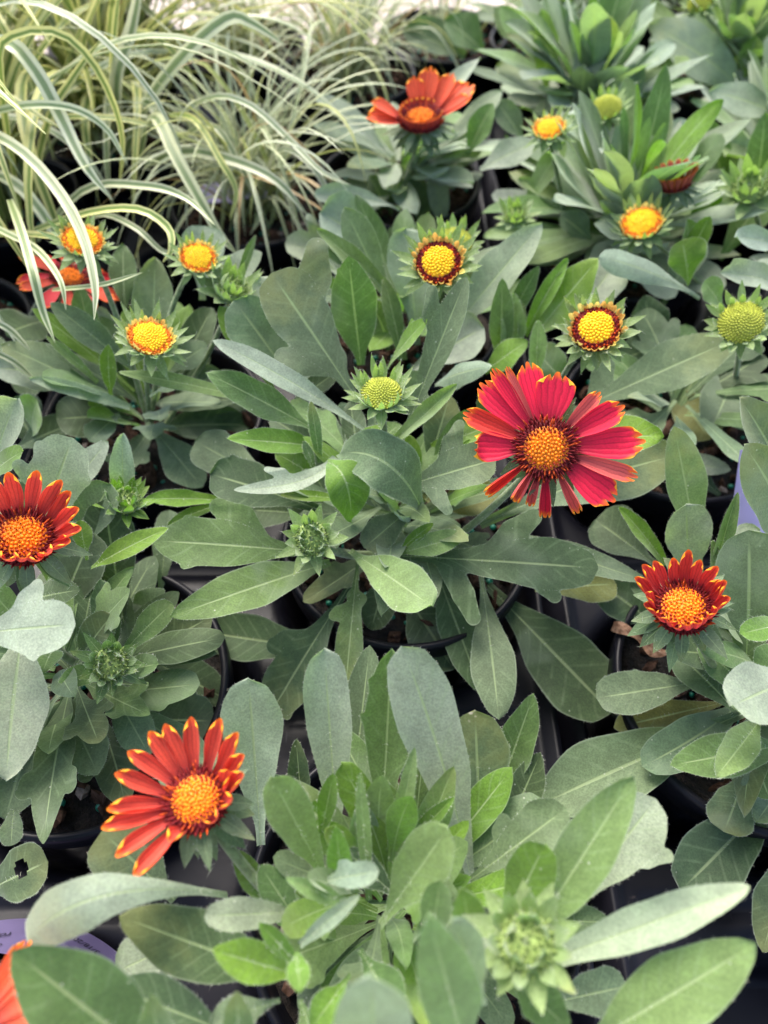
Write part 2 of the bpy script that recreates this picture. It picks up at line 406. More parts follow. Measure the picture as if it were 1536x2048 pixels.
# ------------------------------------------------------------------ leaves
PROF = {
 'o': ([0, .12, .3, .5, .66, .8, .9, .96, 1], [.14, .15, .36, .78, 1, .93, .66, .38, .0]),
 'e': ([0, .1, .28, .45, .6, .78, .9, .96, 1], [.16, .26, .68, .97, 1, .80, .48, .27, .0]),
 'r': ([0, .12, .3, .5, .68, .84, .93, .975, 1], [.15, .18, .42, .80, 1, .97, .74, .48, .0]),
 'n': ([0, .1, .3, .5, .7, .85, .94, .98, 1], [.45, .5, .75, .97, .95, .68, .38, .2, .0]),
}
def catmull(xs, ys, x):
    xs = np.asarray(xs, float); ys = np.asarray(ys, float)
    m = np.gradient(ys, xs); i = np.clip(np.searchsorted(xs, x)-1, 0, len(xs)-2)
    h = xs[i+1]-xs[i]; t = (x-xs[i])/h
    return ((2*t**3-3*t**2+1)*ys[i]+(t**3-2*t**2+t)*h*m[i]+(-2*t**3+3*t**2)*ys[i+1]+(t**3-t**2)*h*m[i+1])
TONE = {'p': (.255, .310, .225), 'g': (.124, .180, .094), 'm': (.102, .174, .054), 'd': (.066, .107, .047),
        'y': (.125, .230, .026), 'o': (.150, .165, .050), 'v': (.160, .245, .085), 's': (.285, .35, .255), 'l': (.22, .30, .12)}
HAIRS = {}
def add_hairs(key, pts, dirs, lens, wid=.00008):
    HAIRS.setdefault(key, []).append((np.asarray(pts), np.asarray(dirs), np.asarray(lens), wid))
def lobed_mesh(s, sp, tg, nn, sd, W, pr, L, width, hw, lobes, cup, wave, hires):
    # outline = blade joined smoothly with its lobes, cut out of a fine sheet laid along the midrib
    nx, ny = (76, 44) if hires else (34, 20)
    segs = []; reachmax = hw
    for lb in lobes:
        sgn, s0, size = lb[:3]; fw = lb[3] if len(lb) > 3 else .8; ln = lb[4] if len(lb) > 4 else .14
        hw0 = float(np.interp(s0, s, pr)); reach = hw0 + size*width*(1.3 if size > .13 else 1)
        r1 = min(max(ln*L*.34, .06*width), .19*width) if size > .13 else .06*width
        r0 = r1*(1.5 if size > .13 else 2.2)
        p0 = np.array([s0*L-.30*reach, 0.0]); p2 = np.array([s0*L+fw*reach*.55, sgn*(reach-r1)]); p1 = np.array([s0*L-.02*reach+.12*fw*reach, sgn*.55*reach])
        if size <= .13: p0 = np.array([s0*L-.02*L, sgn*(hw0-r0*1.2)]); p2 = np.array([s0*L+.02*L, sgn*(reach-r1)]); p1 = .5*(p0+p2)
        segs += [(p0, p1, r0*1.1, r0), (p1, p2, r0, r1)]; reachmax = max(reachmax, reach+r1*.2)
    xs = np.linspace(0, L*1.06, nx); ys = np.linspace(-reachmax*1.08, reachmax*1.08, ny)
    X, Y = np.meshgrid(xs, ys, indexing='ij'); sx = np.clip(X/L, 0, 1)
    wl = np.interp(sx, s, W[-1]); wr = np.interp(sx, s, W[1]); wv = np.where(Y < 0, wl, wr)
    g = np.where(X > L, -(X-L)-np.abs(Y), wv-np.abs(Y)); g = np.where(X < 1e-9, np.minimum(g, 0)-1e-5, g)
    k = .0011
    for (p, q, ra, rb) in segs:
        d = q-p; t = np.clip(((X-p[0])*d[0]+(Y-p[1])*d[1])/(d@d+1e-12), 0, 1)
        h = ra+(rb-ra)*t - np.hypot(X-p[0]-d[0]*t, Y-p[1]-d[1]*t)
        m_ = np.clip(.5+.5*(g-h)/k, 0, 1); g = h*(1-m_)+g*m_+k*m_*(1-m_)
    pts = []; idx = {}
    def corner(i, j):
        key = (i, j)
        if key not in idx: idx[key] = len(pts); pts.append((xs[i], ys[j], g[i, j]))
        return idx[key]
    def cross(i, j, i2, j2):
        key = (i, j, i2, j2) if (i, j) < (i2, j2) else (i2, j2, i, j)
        if key not in idx:
            (a, b, c, d) = key; t = g[a, b]/(g[a, b]-g[c, d]); t = min(.97, max(.03, t)); idx[key] = len(pts)
            pts.append((xs[a]+(xs[c]-xs[a])*t, ys[b]+(ys[d]-ys[b])*t, 0.0))
        return idx[key]
    faces = []; ins = g > 0
    for i in range(nx-1):
        for j in range(ny-1):
            cs = ((i, j), (i, j+1), (i+1, j+1), (i+1, j)); fl = [ins[c] for c in cs]
            if not any(fl): continue
            poly = []
            for q in range(4):
                c0, c1 = cs[q], cs[(q+1) % 4]
                if fl[q]: poly.append(corner(*c0))
                if fl[q] != fl[(q+1) % 4]: poly.append(cross(*c0, *c1))
            if len(poly) > 2: faces.append(tuple(poly))
    pts = np.array(pts); x, y, gg = pts[:, 0], pts[:, 1], pts[:, 2]; ss = np.clip(x/L, 0, 1)
    it = lambda A: np.stack([np.interp(ss, s, A[:, z]) for z in range(3)], -1)
    q = np.clip(np.abs(y)/hw, 0, 1.6); wvv = np.interp(ss, s, wave)
    h = cup*hw*(q*q*.45+q*.35) + wvv*np.sign(y)*np.minimum(q, 1.3)**2
    V = it(sp) + it(tg)*(np.maximum(x-L, 0))[:, None] + it(sd)*y[:, None] + it(nn)*h[:, None]
    wl2 = np.where(y < 0, np.interp(ss, s, W[-1]), np.interp(ss, s, W[1]))
    a = np.sign(y)*np.clip(np.abs(y)/np.maximum(wl2, hw*.35), 0, .9); a = np.where(gg <= 1e-9, np.sign(y), a)
    return V, np.stack([.5+.5*a, ss], -1), faces
def build_leaf(root, b, t, width, shape='o', mid=None, arch=.10, lat=0.0, face=.5, roll=0.0, cup=None, tone='g', lobes=(), dmg=0.0,
               hires=True, twist=0.0, apparent=None, fringe=True, name='leaf', hole=None, wavy=.075):
    b = np.asarray(b, float); t = np.asarray(t, float)
    if cup is None: cup = rng.uniform(.06, .42)
    L = np.linalg.norm(t-b); ax = (t-b)/L; c0 = (b+t)/2
    camd = nrm(CAM-c0)
    upn = np.array([0, 0, 1.0]) - ax*ax[2]
    if np.linalg.norm(upn) < .15: upn = camd - ax*np.dot(ax, camd)
    upn = nrm(upn); cn = nrm(camd - ax*np.dot(ax, camd))
    nref = nrm(face*cn + (1-face)*upn)
    if roll:
        q = R_(roll); s0 = np.cross(ax, nref); nref = nref*math.cos(q)+s0*math.sin(q)
    side0 = np.cross(ax, nref)
    if apparent is not None:
        pf = np.linalg.norm(side0 - camd*np.dot(side0, camd)); width = apparent*depth_of(c0)/F/max(.6, pf)
    if mid is None: ctrl = c0 + nref*arch*L*1.0 + side0*lat*L
    else: ctrl = 2*np.asarray(mid, float) - .5*(b+t)
    nv = 34 if hires else 14
    if lobes and hires: nv = 56
    m = 6 if hires else 3
    s = np.linspace(0, 1, nv+1); s = 1-(1-s)**1.35 if not lobes else s*.0+(1-(1-s)**1.12)
    S = s[:, None]
    sp = (1-S)**2*b + 2*S*(1-S)*ctrl + S**2*t
    tg = nrm(2*(1-S)*(ctrl-b)+2*S*(t-ctrl))
    nn = nrm(nref[None] - tg*np.sum(tg*nref[None], -1, keepdims=True))
    sd = np.cross(tg, nn)
    if twist:
        an = (S-.4)*R_(twist); nn, sd = nn*np.cos(an)+sd*np.sin(an), sd*np.cos(an)-nn*np.sin(an)
    hw = width/2
    pr = np.maximum(catmull(*PROF[shape], s), 0)*hw
    ph = rng.uniform(0, 6.28, 6)
    def irregular(k): return 1+.035*np.sin(9*s+ph[k])+.025*np.sin(21*s+ph[k+1])
    W = {-1: pr*irregular(0), 1: pr*irregular(2)}; SH = {-1: np.zeros_like(s), 1: np.zeros_like(s)}
    tongues = [lb for lb in lobes if lb[2] > .13]
    for lb in lobes:
        sgn, s0, size = lb[:3]
        if tongues: continue
        fw = lb[3] if len(lb) > 3 else .8; ln = lb[4] if len(lb) > 4 else .14
        d = s-s0; back = np.clip(1+d/ln, 0, 1); front = np.clip(1-d/(ln*.32), 0, 1)
        B = np.where(d < 0, back**1.6*(3-2*back)*.5+back**2*.5, front**.6); B = np.clip(B, 0, 1)
        W[sgn] = W[sgn] + size*width*B; SH[sgn] = SH[sgn] + fw*size*width*B
    aa = np.linspace(-1, 1, 2*m+1); vs = []; uv = []
    wave = wavy*width*(np.sin(s*7+ph[4])*.6+np.sin(s*15+ph[5])*.4)
    for a in aa:
        sg = -1 if a < 0 else 1
        ww = W[sg]; lat_ = a*ww
        h = cup*ww*(.55*a*a+.45*abs(a)) + wave*abs(a)*a*1.0
        vs.append(sp + sd*lat_[:, None] + nn*h[:, None] + tg*(SH[sg]*abs(a)**1.5)[:, None])
        uv.append(np.stack([np.full_like(s, .5+.5*a), s], -1))
    V = np.stack(vs, 1); UV = np.stack(uv, 1).reshape(-1, 2)
    nc = 2*m+1; faces = grid_faces(nv+1, nc)
    if hole is not None:
        hs, ha, hr = hole
        faces = [f for f in faces if math.hypot((np.mean([UV[i][1] for i in f])-hs)*L, (np.mean([UV[i][0] for i in f])-ha)*width) > hr]
    Vf = V.reshape(-1, 3)
    if tongues: Vf, UV, faces = lobed_mesh(s, sp, tg, nn, sd, W, pr, L, width, hw, lobes, cup, wave, hires)
    loc = np.array(root.location)
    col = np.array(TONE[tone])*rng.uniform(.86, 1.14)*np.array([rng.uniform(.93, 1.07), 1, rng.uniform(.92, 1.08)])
    o = mesh_obj(name, Vf-loc, faces, M_LEAF, root, UV, color=(*col, dmg))
    if fringe and hires:
        n = 70 if c0[2] < .07 or c0[1] > .1 else 26
        for sg, idx in ((-1, 0), (1, nc-1)):
            q = rng.uniform(.05, .98, n)*nv; i0 = np.minimum(q.astype(int), nv-1); fr = (q-i0)[:, None]
            p = V[i0, idx]*(1-fr)+V[i0+1, idx]*fr
            d = sd[i0]*sg + rng.normal(0, .35, (n, 3)) + tg[i0]*.4 + nn[i0]*rng.uniform(-.3, .9, (n, 1))
            add_hairs(root.name, p, nrm(d), rng.uniform(.0003, .0008, n))
        n = 34                              # along the rib near the base
        q = rng.uniform(.02, .55, n)*nv; i0 = np.minimum(q.astype(int), nv-1)
        d = nn[i0]*rng.uniform(-.2, 1.0, (n, 1)) + sd[i0]*rng.normal(0, .8, (n, 1)) + rng.normal(0, .2, (n, 3))
        add_hairs(root.name, sp[i0], nrm(d), rng.uniform(.0008, .0018, n))
    return o
def flush_hairs():
    for key, lst in HAIRS.items():
        root = bpy.data.objects[key]; loc = np.array(root.location); V = []
        for p, d, l, wid in lst:
            r = nrm(np.cross(d, rng.normal(0, 1, d.shape)))*wid/2
            tip = p + d*l[:, None]
            tri = np.stack([p-r, p+r, tip], 1); V.append(tri.reshape(-1, 3))
        V = np.concatenate(V)-loc
        o = mesh_obj('hairs', V, [(3*i, 3*i+1, 3*i+2) for i in range(len(V)//3)], M_HAIR, root, smooth=False)
        o['kind'] = 'stuff'
def stem(root, pts, r0=.0014, r1=.0011, hair=True, name='stem', mat=None):
    pts = [np.asarray(p, float) for p in pts]; n = 14; k = 8
    t = np.linspace(0, 1, n); 
    if len(pts) == 2: c = (pts[0]+pts[1])/2
    else: c = 2*pts[1]-.5*(pts[0]+pts[2])
    T = t[:, None]; sp = (1-T)**2*pts[0]+2*T*(1-T)*c+T**2*pts[-1]
    tg = nrm(np.gradient(sp, axis=0)); a = nrm(np.cross(tg, np.array([.3, .2, .1]))); bb = np.cross(tg, a)
    V = []
    for i in range(n):
        r = r0+(r1-r0)*t[i]
        for j in range(k):
            th = 2*math.pi*j/k; V.append(sp[i]+(a[i]*math.cos(th)+bb[i]*math.sin(th))*r)
    o = mesh_obj(name, np.array(V)-np.array(root.location), grid_faces(n, k, True), mat or M_STEM, root)
    if hair:
        m = 130; i0 = rng.integers(0, n, m); th = rng.uniform(0, 6.28, m)[:, None]
        d = a[i0]*np.cos(th)+bb[i0]*np.sin(th)
        p = sp[i0] + tg[i0]*rng.uniform(-.5, .5, (m, 1))*np.linalg.norm(sp[-1]-sp[0])/n + d*r1*.9
        add_hairs(root.name, p, nrm(d+rng.normal(0, .3, (m, 3))), rng.uniform(.0010, .0022, m))
    return o

# ------------------------------------------------------------------ flower heads
def petal_mesh_pts(phi, r0, z0, el, bend, L, W, roll, tooth=.12, tip=.66, pointed=False, side_tw=0.0, nv=20, m=9, base=.34, curl=0.0, rollin=1.0):
    s = np.linspace(0, 1, nv+1); ds = L/nv
    e = el + bend*s + curl*np.clip((s-.6)/.4, 0, 1)**1.5
    r = r0+np.concatenate([[0], np.cumsum(np.cos(e[:-1])*ds)]); z = z0+np.concatenate([[0], np.cumsum(np.sin(e[:-1])*ds)])
    if pointed: wp = np.interp(s, [0, .2, .45, .75, 1], [.55, .9, 1, .55, .03])
    else: wp = catmull([0, .2, .5, .75, .92, 1], [base, .62, .93, 1, .55+.53*tip, tip], s)
    aa = np.linspace(-1, 1, 2*m+1); V = np.zeros((nv+1, 2*m+1, 3)); UV = np.zeros((nv+1, 2*m+1, 2))
    er = np.array([math.cos(phi), math.sin(phi), 0]); es = np.array([-math.sin(phi), math.cos(phi), 0]); ez = np.array([0, 0, 1.0])
    for j, a in enumerate(aa):
        notch = 0 if pointed else (tooth*.75*(math.exp(-((abs(a)-.36)/.11)**2)) + .42*W/L*(1-math.sqrt(max(0, 1-.93*a*a))))
        for i in range(nv+1):
            ss = s[i]; w = wp[i]*W/2; ro = roll*(rollin+(1-rollin)*ss) if roll else 0
            if abs(ro) > .05:
                Rr = 2*w/abs(ro); lat = Rr*math.sin(a*abs(ro)/2); h = Rr*(1-math.cos(a*ro/2))*math.copysign(1, ro)
            else: lat = a*w; h = 0
            nx, nz = -math.sin(e[i]), math.cos(e[i])
            back = notch*L*ss**6
            rr = r[i]+h*nx-back*math.cos(e[i]); zz = z[i]+h*nz-back*math.sin(e[i])
            sw = side_tw*L*ss*ss
            V[i, j] = er*rr+es*(lat+sw)+ez*zz; UV[i, j] = (.5+.5*a, ss)
    return V.reshape(-1, 3), UV.reshape(-1, 2), grid_faces(nv+1, 2*m+1)
def bead(v, f, mi, c, n, s, tall, idx, k=6):
    q = Vector((0, 0, 1)).rotation_difference(Vector(n)); b = len(v)
    for (r, z) in ((1.0, -.3), (.95, .35), (.5, .85)):
        for j in range(k):
            t = 6.2832*j/k; p = q @ Vector((r*s*math.cos(t), r*s*math.sin(t), z*s*tall)); v.append((p.x+c[0], p.y+c[1], p.z+c[2]))
    p = q @ Vector((0, 0, s*tall)); v.append((p.x+c[0], p.y+c[1], p.z+c[2]))
    for i in range(2):
        for j in range(k): f.append((b+i*k+j, b+i*k+(j+1) % k, b+(i+1)*k+(j+1) % k, b+(i+1)*k+j)); mi.append(idx)
    for j in range(k): f.append((b+2*k+j, b+2*k+(j+1) % k, b+3*k)); mi.append(idx)
def spike(v, f, mi, c, n, s, h, idx, k=4):
    q = Vector((0, 0, 1)).rotation_difference(Vector(n).normalized()); b = len(v)
    for j in range(k):
        t = 6.2832*j/k; p = q @ Vector((s*math.cos(t), s*math.sin(t), -.2*h)); v.append((p.x+c[0], p.y+c[1], p.z+c[2]))
    for j in range(k):
        t = 6.2832*j/k; p = q @ Vector((.75*s*math.cos(t), .75*s*math.sin(t), .5*h)); v.append((p.x+c[0], p.y+c[1], p.z+c[2]))
    p = q @ Vector((0, 0, h)); v.append((p.x+c[0], p.y+c[1], p.z+c[2]))
    for j in range(k): f.append((b+j, b+(j+1) % k, b+k+(j+1) % k, b+k+j)); mi.append(idx)
    for j in range(k): f.append((b+k+j, b+k+(j+1) % k, b+2*k)); mi.append(idx)
def disc_mesh(root, R, kind, loc, quat):
    v = []; f = []; mi = []
    n1, m1 = 20, 7                       # receptacle dome
    dome = {'open': .30, 'early': .34, 'earlyY': .30, 'bud': .55, 'tight': .5}[kind]
    hfun = lambda r: dome*R*(1-(r/R)**2)
    v.append((0, 0, hfun(0)))
    for i in range(1, m1+1):
        r = R*i/m1
        for j in range(n1): v.append((r*math.cos(6.2832*j/n1), r*math.sin(6.2832*j/n1), hfun(r)))
    for j in range(n1): v.append((.25*R*math.cos(6.2832*j/n1), .25*R*math.sin(6.2832*j/n1), -.55*R))
    for j in range(n1): f.append((0, 1+j, 1+(j+1) % n1)); mi.append(0 if kind != 'tight' else 3)
    for i in range(m1):
        for j in range(n1):
            f.append((1+i*n1+j, 1+(i+1)*n1+j, 1+(i+1)*n1+(j+1) % n1, 1+i*n1+(j+1) % n1)); mi.append((1 if i > 3 else 0) if i < m1-1 else 3)
    rr = random.Random(int(R*1e6)+len(root.name))
    n = {'open': 230, 'early': 200, 'earlyY': 220, 'bud': 230, 'tight': 60}[kind]
    for i in range(n):
        q = math.sqrt((i+.5)/n); r = R*q; t = i*2.39996
        nn = nrm(np.array([2*dome*q*math.cos(t), 2*dome*q*math.sin(t), 1.0])); c = (r*math.cos(t), r*math.sin(t), hfun(r))
        jn = nn+np.array([rr.gauss(0, .12), rr.gauss(0, .12), 0]); out = np.array([math.cos(t), math.sin(t), .0])
        if kind == 'open':
            if q < .53:
                bead(v, f, mi, c, nn, R*.062, 1.1, 0)
                if i % 3 == 0 and q > .12: spike(v, f, mi, np.array(c)+nn*R*.03, jn, R*.030, R*.13, 1 if rr.random() < .6 else 2)
            elif q < .64:
                bead(v, f, mi, c, nn, R*.055, 1.2, 2); spike(v, f, mi, c, jn+out*.3, R*.032, R*.20, 1)
            else: spike(v, f, mi, c, jn+out*rr.uniform(.2, .9), R*.042, R*rr.uniform(.2, .34), 1 if rr.random() < .75 else 2)
        elif kind == 'early':
            if q < .66: bead(v, f, mi, c, nn, R*.066, 1.2, 0)
            elif q < .93: spike(v, f, mi, c, jn+out*rr.uniform(-.2, .15), R*.055, R*rr.uniform(.08, .16), 2 if rr.random() < .45 else 1)
        elif kind == 'earlyY':
            if q < .72: bead(v, f, mi, c, nn, R*.064, rr.uniform(1.0, 1.5), 0)
            elif q < .95: bead(v, f, mi, c, jn, R*.060, rr.uniform(.9, 1.5), 1 if rr.random() < .8 else 0)
        elif kind == 'bud': bead(v, f, mi, c, nn, R*.058, 1.9, 0)
        else: spike(v, f, mi, c, jn, R*.07, R*.35, 0)
    mats = {'open': [M_BEAD_O, M_SPIKE, M_RUST, M_STEM], 'early': [M_BEAD_Y, M_SPIKE, M_RUST, M_STEM], 'earlyY': [M_BEAD_Y, M_RUSTO, M_RUSTO, M_STEM],
            'bud': [M_BEAD_G, M_BEAD_G, M_BEAD_G, M_STEM], 'tight': [M_BUDG, M_BUDG, M_BUDG, M_STEM]}[kind]
    nm = 'flower_head' if kind in ('open', 'early', 'earlyY') else 'flower_bud'
    o = mesh_obj(nm, v, f, None, root, mats=mats, midx=mi)
    o.location = loc; o.rotation_mode = 'QUATERNION'; o.rotation_quaternion = quat
    return o
def head_frame(root, c, axis, xref):
    z = nrm(axis); x = nrm(np.asarray(xref)-z*np.dot(z, xref)); y = np.cross(z, x)
    q = Matrix(((x[0], y[0], z[0]), (x[1], y[1], z[1]), (x[2], y[2], z[2]))).to_quaternion()
    return tuple(np.asarray(c)-np.array(root.location)), q
def add_bracts(root, fl, R, spec, c, q, tone='g', hairs=True):
    # spec: list of (count, el range, bend range, length factor, width factor, r0 factor, z0 factor)
    Mq = np.array(q.to_matrix())
    for (n, e0, e1, b0, b1, Lf, Wf, rf, zf) in spec:
        for i in range(n):
            phi = 6.2832*(i+rng.uniform(-.25, .25))/n+rng.uniform(0, .2)
            V, UV, fc = petal_mesh_pts(phi, R*rf, R*zf, R_(rng.uniform(e0, e1)), R_(rng.uniform(b0, b1)), R*Lf*rng.uniform(.8, 1.15), R*Wf*rng.uniform(.85, 1.15),
                                       .7, pointed=True, nv=8, m=2)
            col = np.array(TONE[tone])*rng.uniform(.9, 1.15)
            o = mesh_obj('bract', V, fc, M_LEAF, fl, UV, color=(*col, 0))
            if hairs:
                m = 16; idx = rng.integers(0, len(V), m); p = V[idx]@Mq.T+c
                d = nrm(rng.normal(0, 1, (m, 3))+Mq[:, 2]*.3); add_hairs(root.name, p, d, rng.uniform(.0008, .0022, m))
CAMN = lambda c: nrm(CAM-np.asarray(c))
def axis_px(c, tx, ty, up=0.0):          # axis towards the camera, leaning tx right / ty up in the picture
    return nrm(CAMN(c)+tx*RIGHT+ty*UPV+up*np.array([0, 0, 1.0]))
def flower(root, px, py, z=None, Rpx=50, lean=(0, .2), kind='open', petals=(), bracts='std', tone='g', pcol=(.62, .02, .035), hairs=True, at=None, label=None):
    c = np.asarray(at) if at is not None else P(px, py, z)
    R = Rpx*depth_of(c)/F
    axis = axis_px(c, *lean); loc, q = head_frame(root, c, axis, RIGHT)
    fl = disc_mesh(root, R, kind, loc, q)
    if label: fl['label'] = label
    for p in petals:
        d = dict(L=2.2, W=.8, el=5, bend=0, roll=.3, tooth=.19, col=pcol, yel=0.0, r0=.86, z0=.02, side=0, curl=0, base=.34, rollin=1.0, tip=.66); ang = p[0]; d.update(p[1])
        V, UV, fc = petal_mesh_pts(R_(ang), R*d['r0'], R*d['z0'], R_(d['el']), R_(d['bend']), R*d['L'], R*d['W'], d['roll'], d['tooth'], side_tw=d['side'], curl=R_(d['curl']), base=d['base'], rollin=d['rollin'], tip=d['tip'])
        cc = np.array(d['col'])*rng.uniform(.88, 1.12)
        mesh_obj('petal', V, fc, M_PETAL, fl, UV, color=(*cc, d['yel']))
    if kind in ('early', 'earlyY'):
        n = 26; ys = 1.0 if kind == 'early' else .72
        for i in range(n):                 # short ray buds round the disc
            V, UV, fc = petal_mesh_pts(6.2832*i/n+rng.uniform(-.05, .05), R*.93, -R*.06, R_(rng.uniform(38, 72)), R_(25), R*ys*rng.uniform(.38, .58), R*.36*(ys*.5+.5), 2.7, tooth=.0, nv=7, m=3, base=.85)
            mesh_obj('petal', V, fc, M_NUB if rng.random() < (.6 if kind == 'early' else .15) else M_NUBY, fl, UV)
    S = {'std': [(12, -45, -15, -20, 5, 1.25, .48, .55, -.3), (12, -20, 10, -15, 10, 1.1, .42, .7, -.2)],
         'early': [(12, -30, 0, -10, 15, 1.15, .46, .6, -.35), (13, 10, 40, 10, 35, 1.2, .36, .85, -.2), (14, 40, 70, 0, 30, .85, .24, .97, -.12)],
         'bud': [(11, -15, 15, -10, 20, 1.1, .50, .6, -.3), (13, 15, 45, 10, 35, 1.05, .40, .92, -.15), (11, 45, 65, 20, 45, .85, .30, .96, -.05)],
         'tight': [(9, 5, 30, 0, 15, 1.7, .75, .6, -.3), (10, 45, 65, 10, 35, 1.6, .6, .85, -.1), (8, 62, 80, 20, 60, 1.2, .5, .6, .15)],
         'star': [(12, -10, 20, 0, 25, 1.45, .55, .6, -.3), (14, 25, 50, 10, 35, 1.35, .44, .92, -.15), (14, 55, 72, 15, 40, 1.05, .32, .98, -.05)],
         'nod': [(10, -60, -25, -20, 0, 1.5, .6, .6, -.3), (10, -35, -5, -15, 10, 1.25, .5, .75, -.2)], None: []}[bracts]
    if kind in ('bud', 'tight', 'early', 'earlyY') and tone in 'gv': tone = 'l'
    add_bracts(root, fl, R, S, c, q, tone, hairs)
    if hairs and kind in ('bud', 'tight'):
        m = 130 if kind == 'tight' else 60; th = rng.uniform(0, 6.28, m); rr = R*rng.uniform(.4 if kind == 'tight' else .85, 1.1, m)
        p = np.stack([rr*np.cos(th), rr*np.sin(th), R*rng.uniform(.0, .5, m)], -1)@np.array(q.to_matrix()).T+c
        add_hairs(root.name, p, nrm(rng.normal(0, 1, (m, 3))+axis*.4), rng.uniform(.001, .003, m))
    return fl, c, R, axis

# ------------------------------------------------------------------ the plants
PL = {}; LENS = []
GRP = 'potted blanket flowers set in the trays'
def plant(key, x, y, label, rot=0.0, tilt=None):
    r = empty('blanket_flower_plant', (x, y, -.1), label, 'plant', GRP); PL[key] = r; r['_k'] = key; del r['_k']
    add_pot(r, rot, tilt); return r
def Lf(k, b, t, w, shape='o', tone='g', **kw):
    mid = kw.pop('mid', None)
    bb, tt = P(*b), P(*t); LENS.append((k, b, t, np.linalg.norm(tt-bb)))
    return build_leaf(PL[k], bb, tt, 0, shape, mid=P(*mid) if mid else None, tone=tone, apparent=w, **kw)
def LY(k, b, t, w, shape='o', tone='g', Y=None, dy=.012, **kw):
    Y = PL[k].location.y if Y is None else Y
    bb, tt = PY(b[0], b[1], Y), PY(t[0], t[1], Y+dy); LENS.append((k, b, t, np.linalg.norm(tt-bb)))
    kw.setdefault('hires', False); kw.setdefault('fringe', False)
    return build_leaf(PL[k], bb, tt, 0, shape, tone=tone, apparent=w, **kw)
def crown_leaves(k, n, e0=5, e1=60, l0=.045, l1=.08, w0=.010, w1=.018, tones='gggmdvy', z=0.0, hires=False, az=(0, 360), c=None):
    r = PL[k]; cx, cy = (r.location.x, r.location.y) if c is None else c
    for i in range(n):
        a = R_(az[0]+(az[1]-az[0])*(i+rng.uniform(0, 1))/n); e = R_(rng.uniform(e0, e1)); L = rng.uniform(l0, l1)
        b = np.array([cx+.006*math.cos(a), cy+.006*math.sin(a), z+rng.uniform(-.006, .016)])
        d = np.array([math.cos(a)*math.cos(e), math.sin(a)*math.cos(e), math.sin(e)])
        tone = tones[rng.integers(len(tones))]
        if e > R_(50) and rng.random() < (.4 if hires else .08): tone = 'y'
        t = b+d*L
        if t[2] < -.02: t[2] = -.02+rng.uniform(0, .006)
        lob = ()
        if hires and rng.random() < .3 or rng.random() < .2: lob = tuple((s_, rng.uniform(.45, .7), rng.uniform(.15, .4)) for s_ in (-1, 1))
        build_leaf(r, b, t, rng.uniform(w0, w1), 'oer'[rng.integers(3)], arch=rng.uniform(-.06, .16), face=.1, tone=tone, lobes=lob if hires else (), lat=rng.uniform(-.08, .08),
                   hires=hires, fringe=False, cup=rng.uniform(-.05, .35), twist=rng.uniform(-30, 30))

plant('A', .010, .176, 'blanket flower with the large fully open crimson bloom in the middle of the trays', .3)
plant('B', .010, .030, 'blanket flower in front with a tilted red bloom above its bottom left leaves', 1.0)
plant('C', -.118, .104, 'blanket flower at the left edge with a cupped red bloom and mint grey lobed leaves', 2.0)
plant('D', .148, .104, 'blanket flower at the right edge with a small cupped dark red bloom', 2.6)
plant('E', -.118, .250, 'blanket flower with yellow button blooms beneath the hanging grass blades at left', .7)
plant('F', .148, .250, 'blanket flower behind the crimson bloom with a broad grey leaf reaching right', 1.7)
plant('G', .010, .322, 'blanket flower behind the central plant with a red ringed yellow button bloom', 2.9)
plant('J', -.133, -.0425, 'blanket flower cut off by the bottom left corner with orange red petals', 0.0)
plant('K', -.255, .310, 'blanket flower half hidden by striped grass at left with ragged red petals', .2)

# ---- centre plant A
A = 'A'
Lf(A, (715, 800, 4.5), (543, 546, 8.5), 118, 'r', 'g', lobes=((1, .80, .38, .7, .22), (-1, .42, .36, .5, .20)), face=.6, arch=.03, cup=.05)
Lf(A, (640, 800, 3), (520, 552, 7), 70, 'r', 'p', arch=.05)
Lf(A, (610, 800, 3), (468, 600, 7), 98, 'r', 'g', arch=.06)
Lf(A, (560, 800, 3), (438, 612, 6.5), 52, 'o', 'y', arch=.05)
Lf(A, (722, 730, 4), (697, 512, 8.5), 92, 'e', 'm', lobes=((-1, .9, .05, .5, .05),), arch=-.05)
Lf(A, (755, 880, 4.5), (424, 680, 8.2), 46, 'o', 's', arch=.06, face=.35, lat=.03)
Lf(A, (630, 860, 4.5), (411, 745, 7.2), 64, 'e', 'm', arch=.06)
Lf(A, (650, 895, 4), (453, 878, 6.8), 50, 'e', 'y', arch=.05)
Lf(A, (672, 915, 5.5), (466, 980, 6.0), 34, 'n', 's', mid=(600, 962, 5.2), lobes=((1, .62, .5, 1.2, .2),), face=.4, dmg=.2)
Lf(A, (655, 925, 5.6), (703, 1042, 4.0), 78, 'e', 'y', mid=(690, 960, 6.2), cup=.3)
Lf(A, (850, 1035, 3.5), (678, 908, 6.0), 104, 'e', 'g', mid=(778, 930, 6.8), face=.7, dmg=.25)
Lf(A, (800, 890, 4.5), (934, 552, 9.5), 58, 'o', 'g', lobes=((-1, .70, .42, 1.6, .22), (-1, .33, .30, 1.2, .14), (1, .28, .55, .1, .18)), face=.6, arch=.04)
Lf(A, (772, 742, 5), (855, 638, 8.5), 34, 'o', 'y', lobes=((-1, .75, .15, .6, .08),), arch=.08)
Lf(A, (782, 888, 5), (914, 768, 7.4), 34, 'n', 'v', arch=-.05, cup=.6)
Lf(A, (870, 770, 4), (984, 733, 7), 50, 'e', 's', arch=.12, cup=-.3)
Lf(A, (825, 740, 2), (968, 655, 4.5), 92, 'r', 'p', dmg=.5, arch=.06)
Lf(A, (800, 976, 4.5), (992, 918, 6.2), 84, 'r', 'g', lobes=((-1, .62, .45, .5, .18), (1, .40, .55, .3, .14)), arch=.06, face=.6)
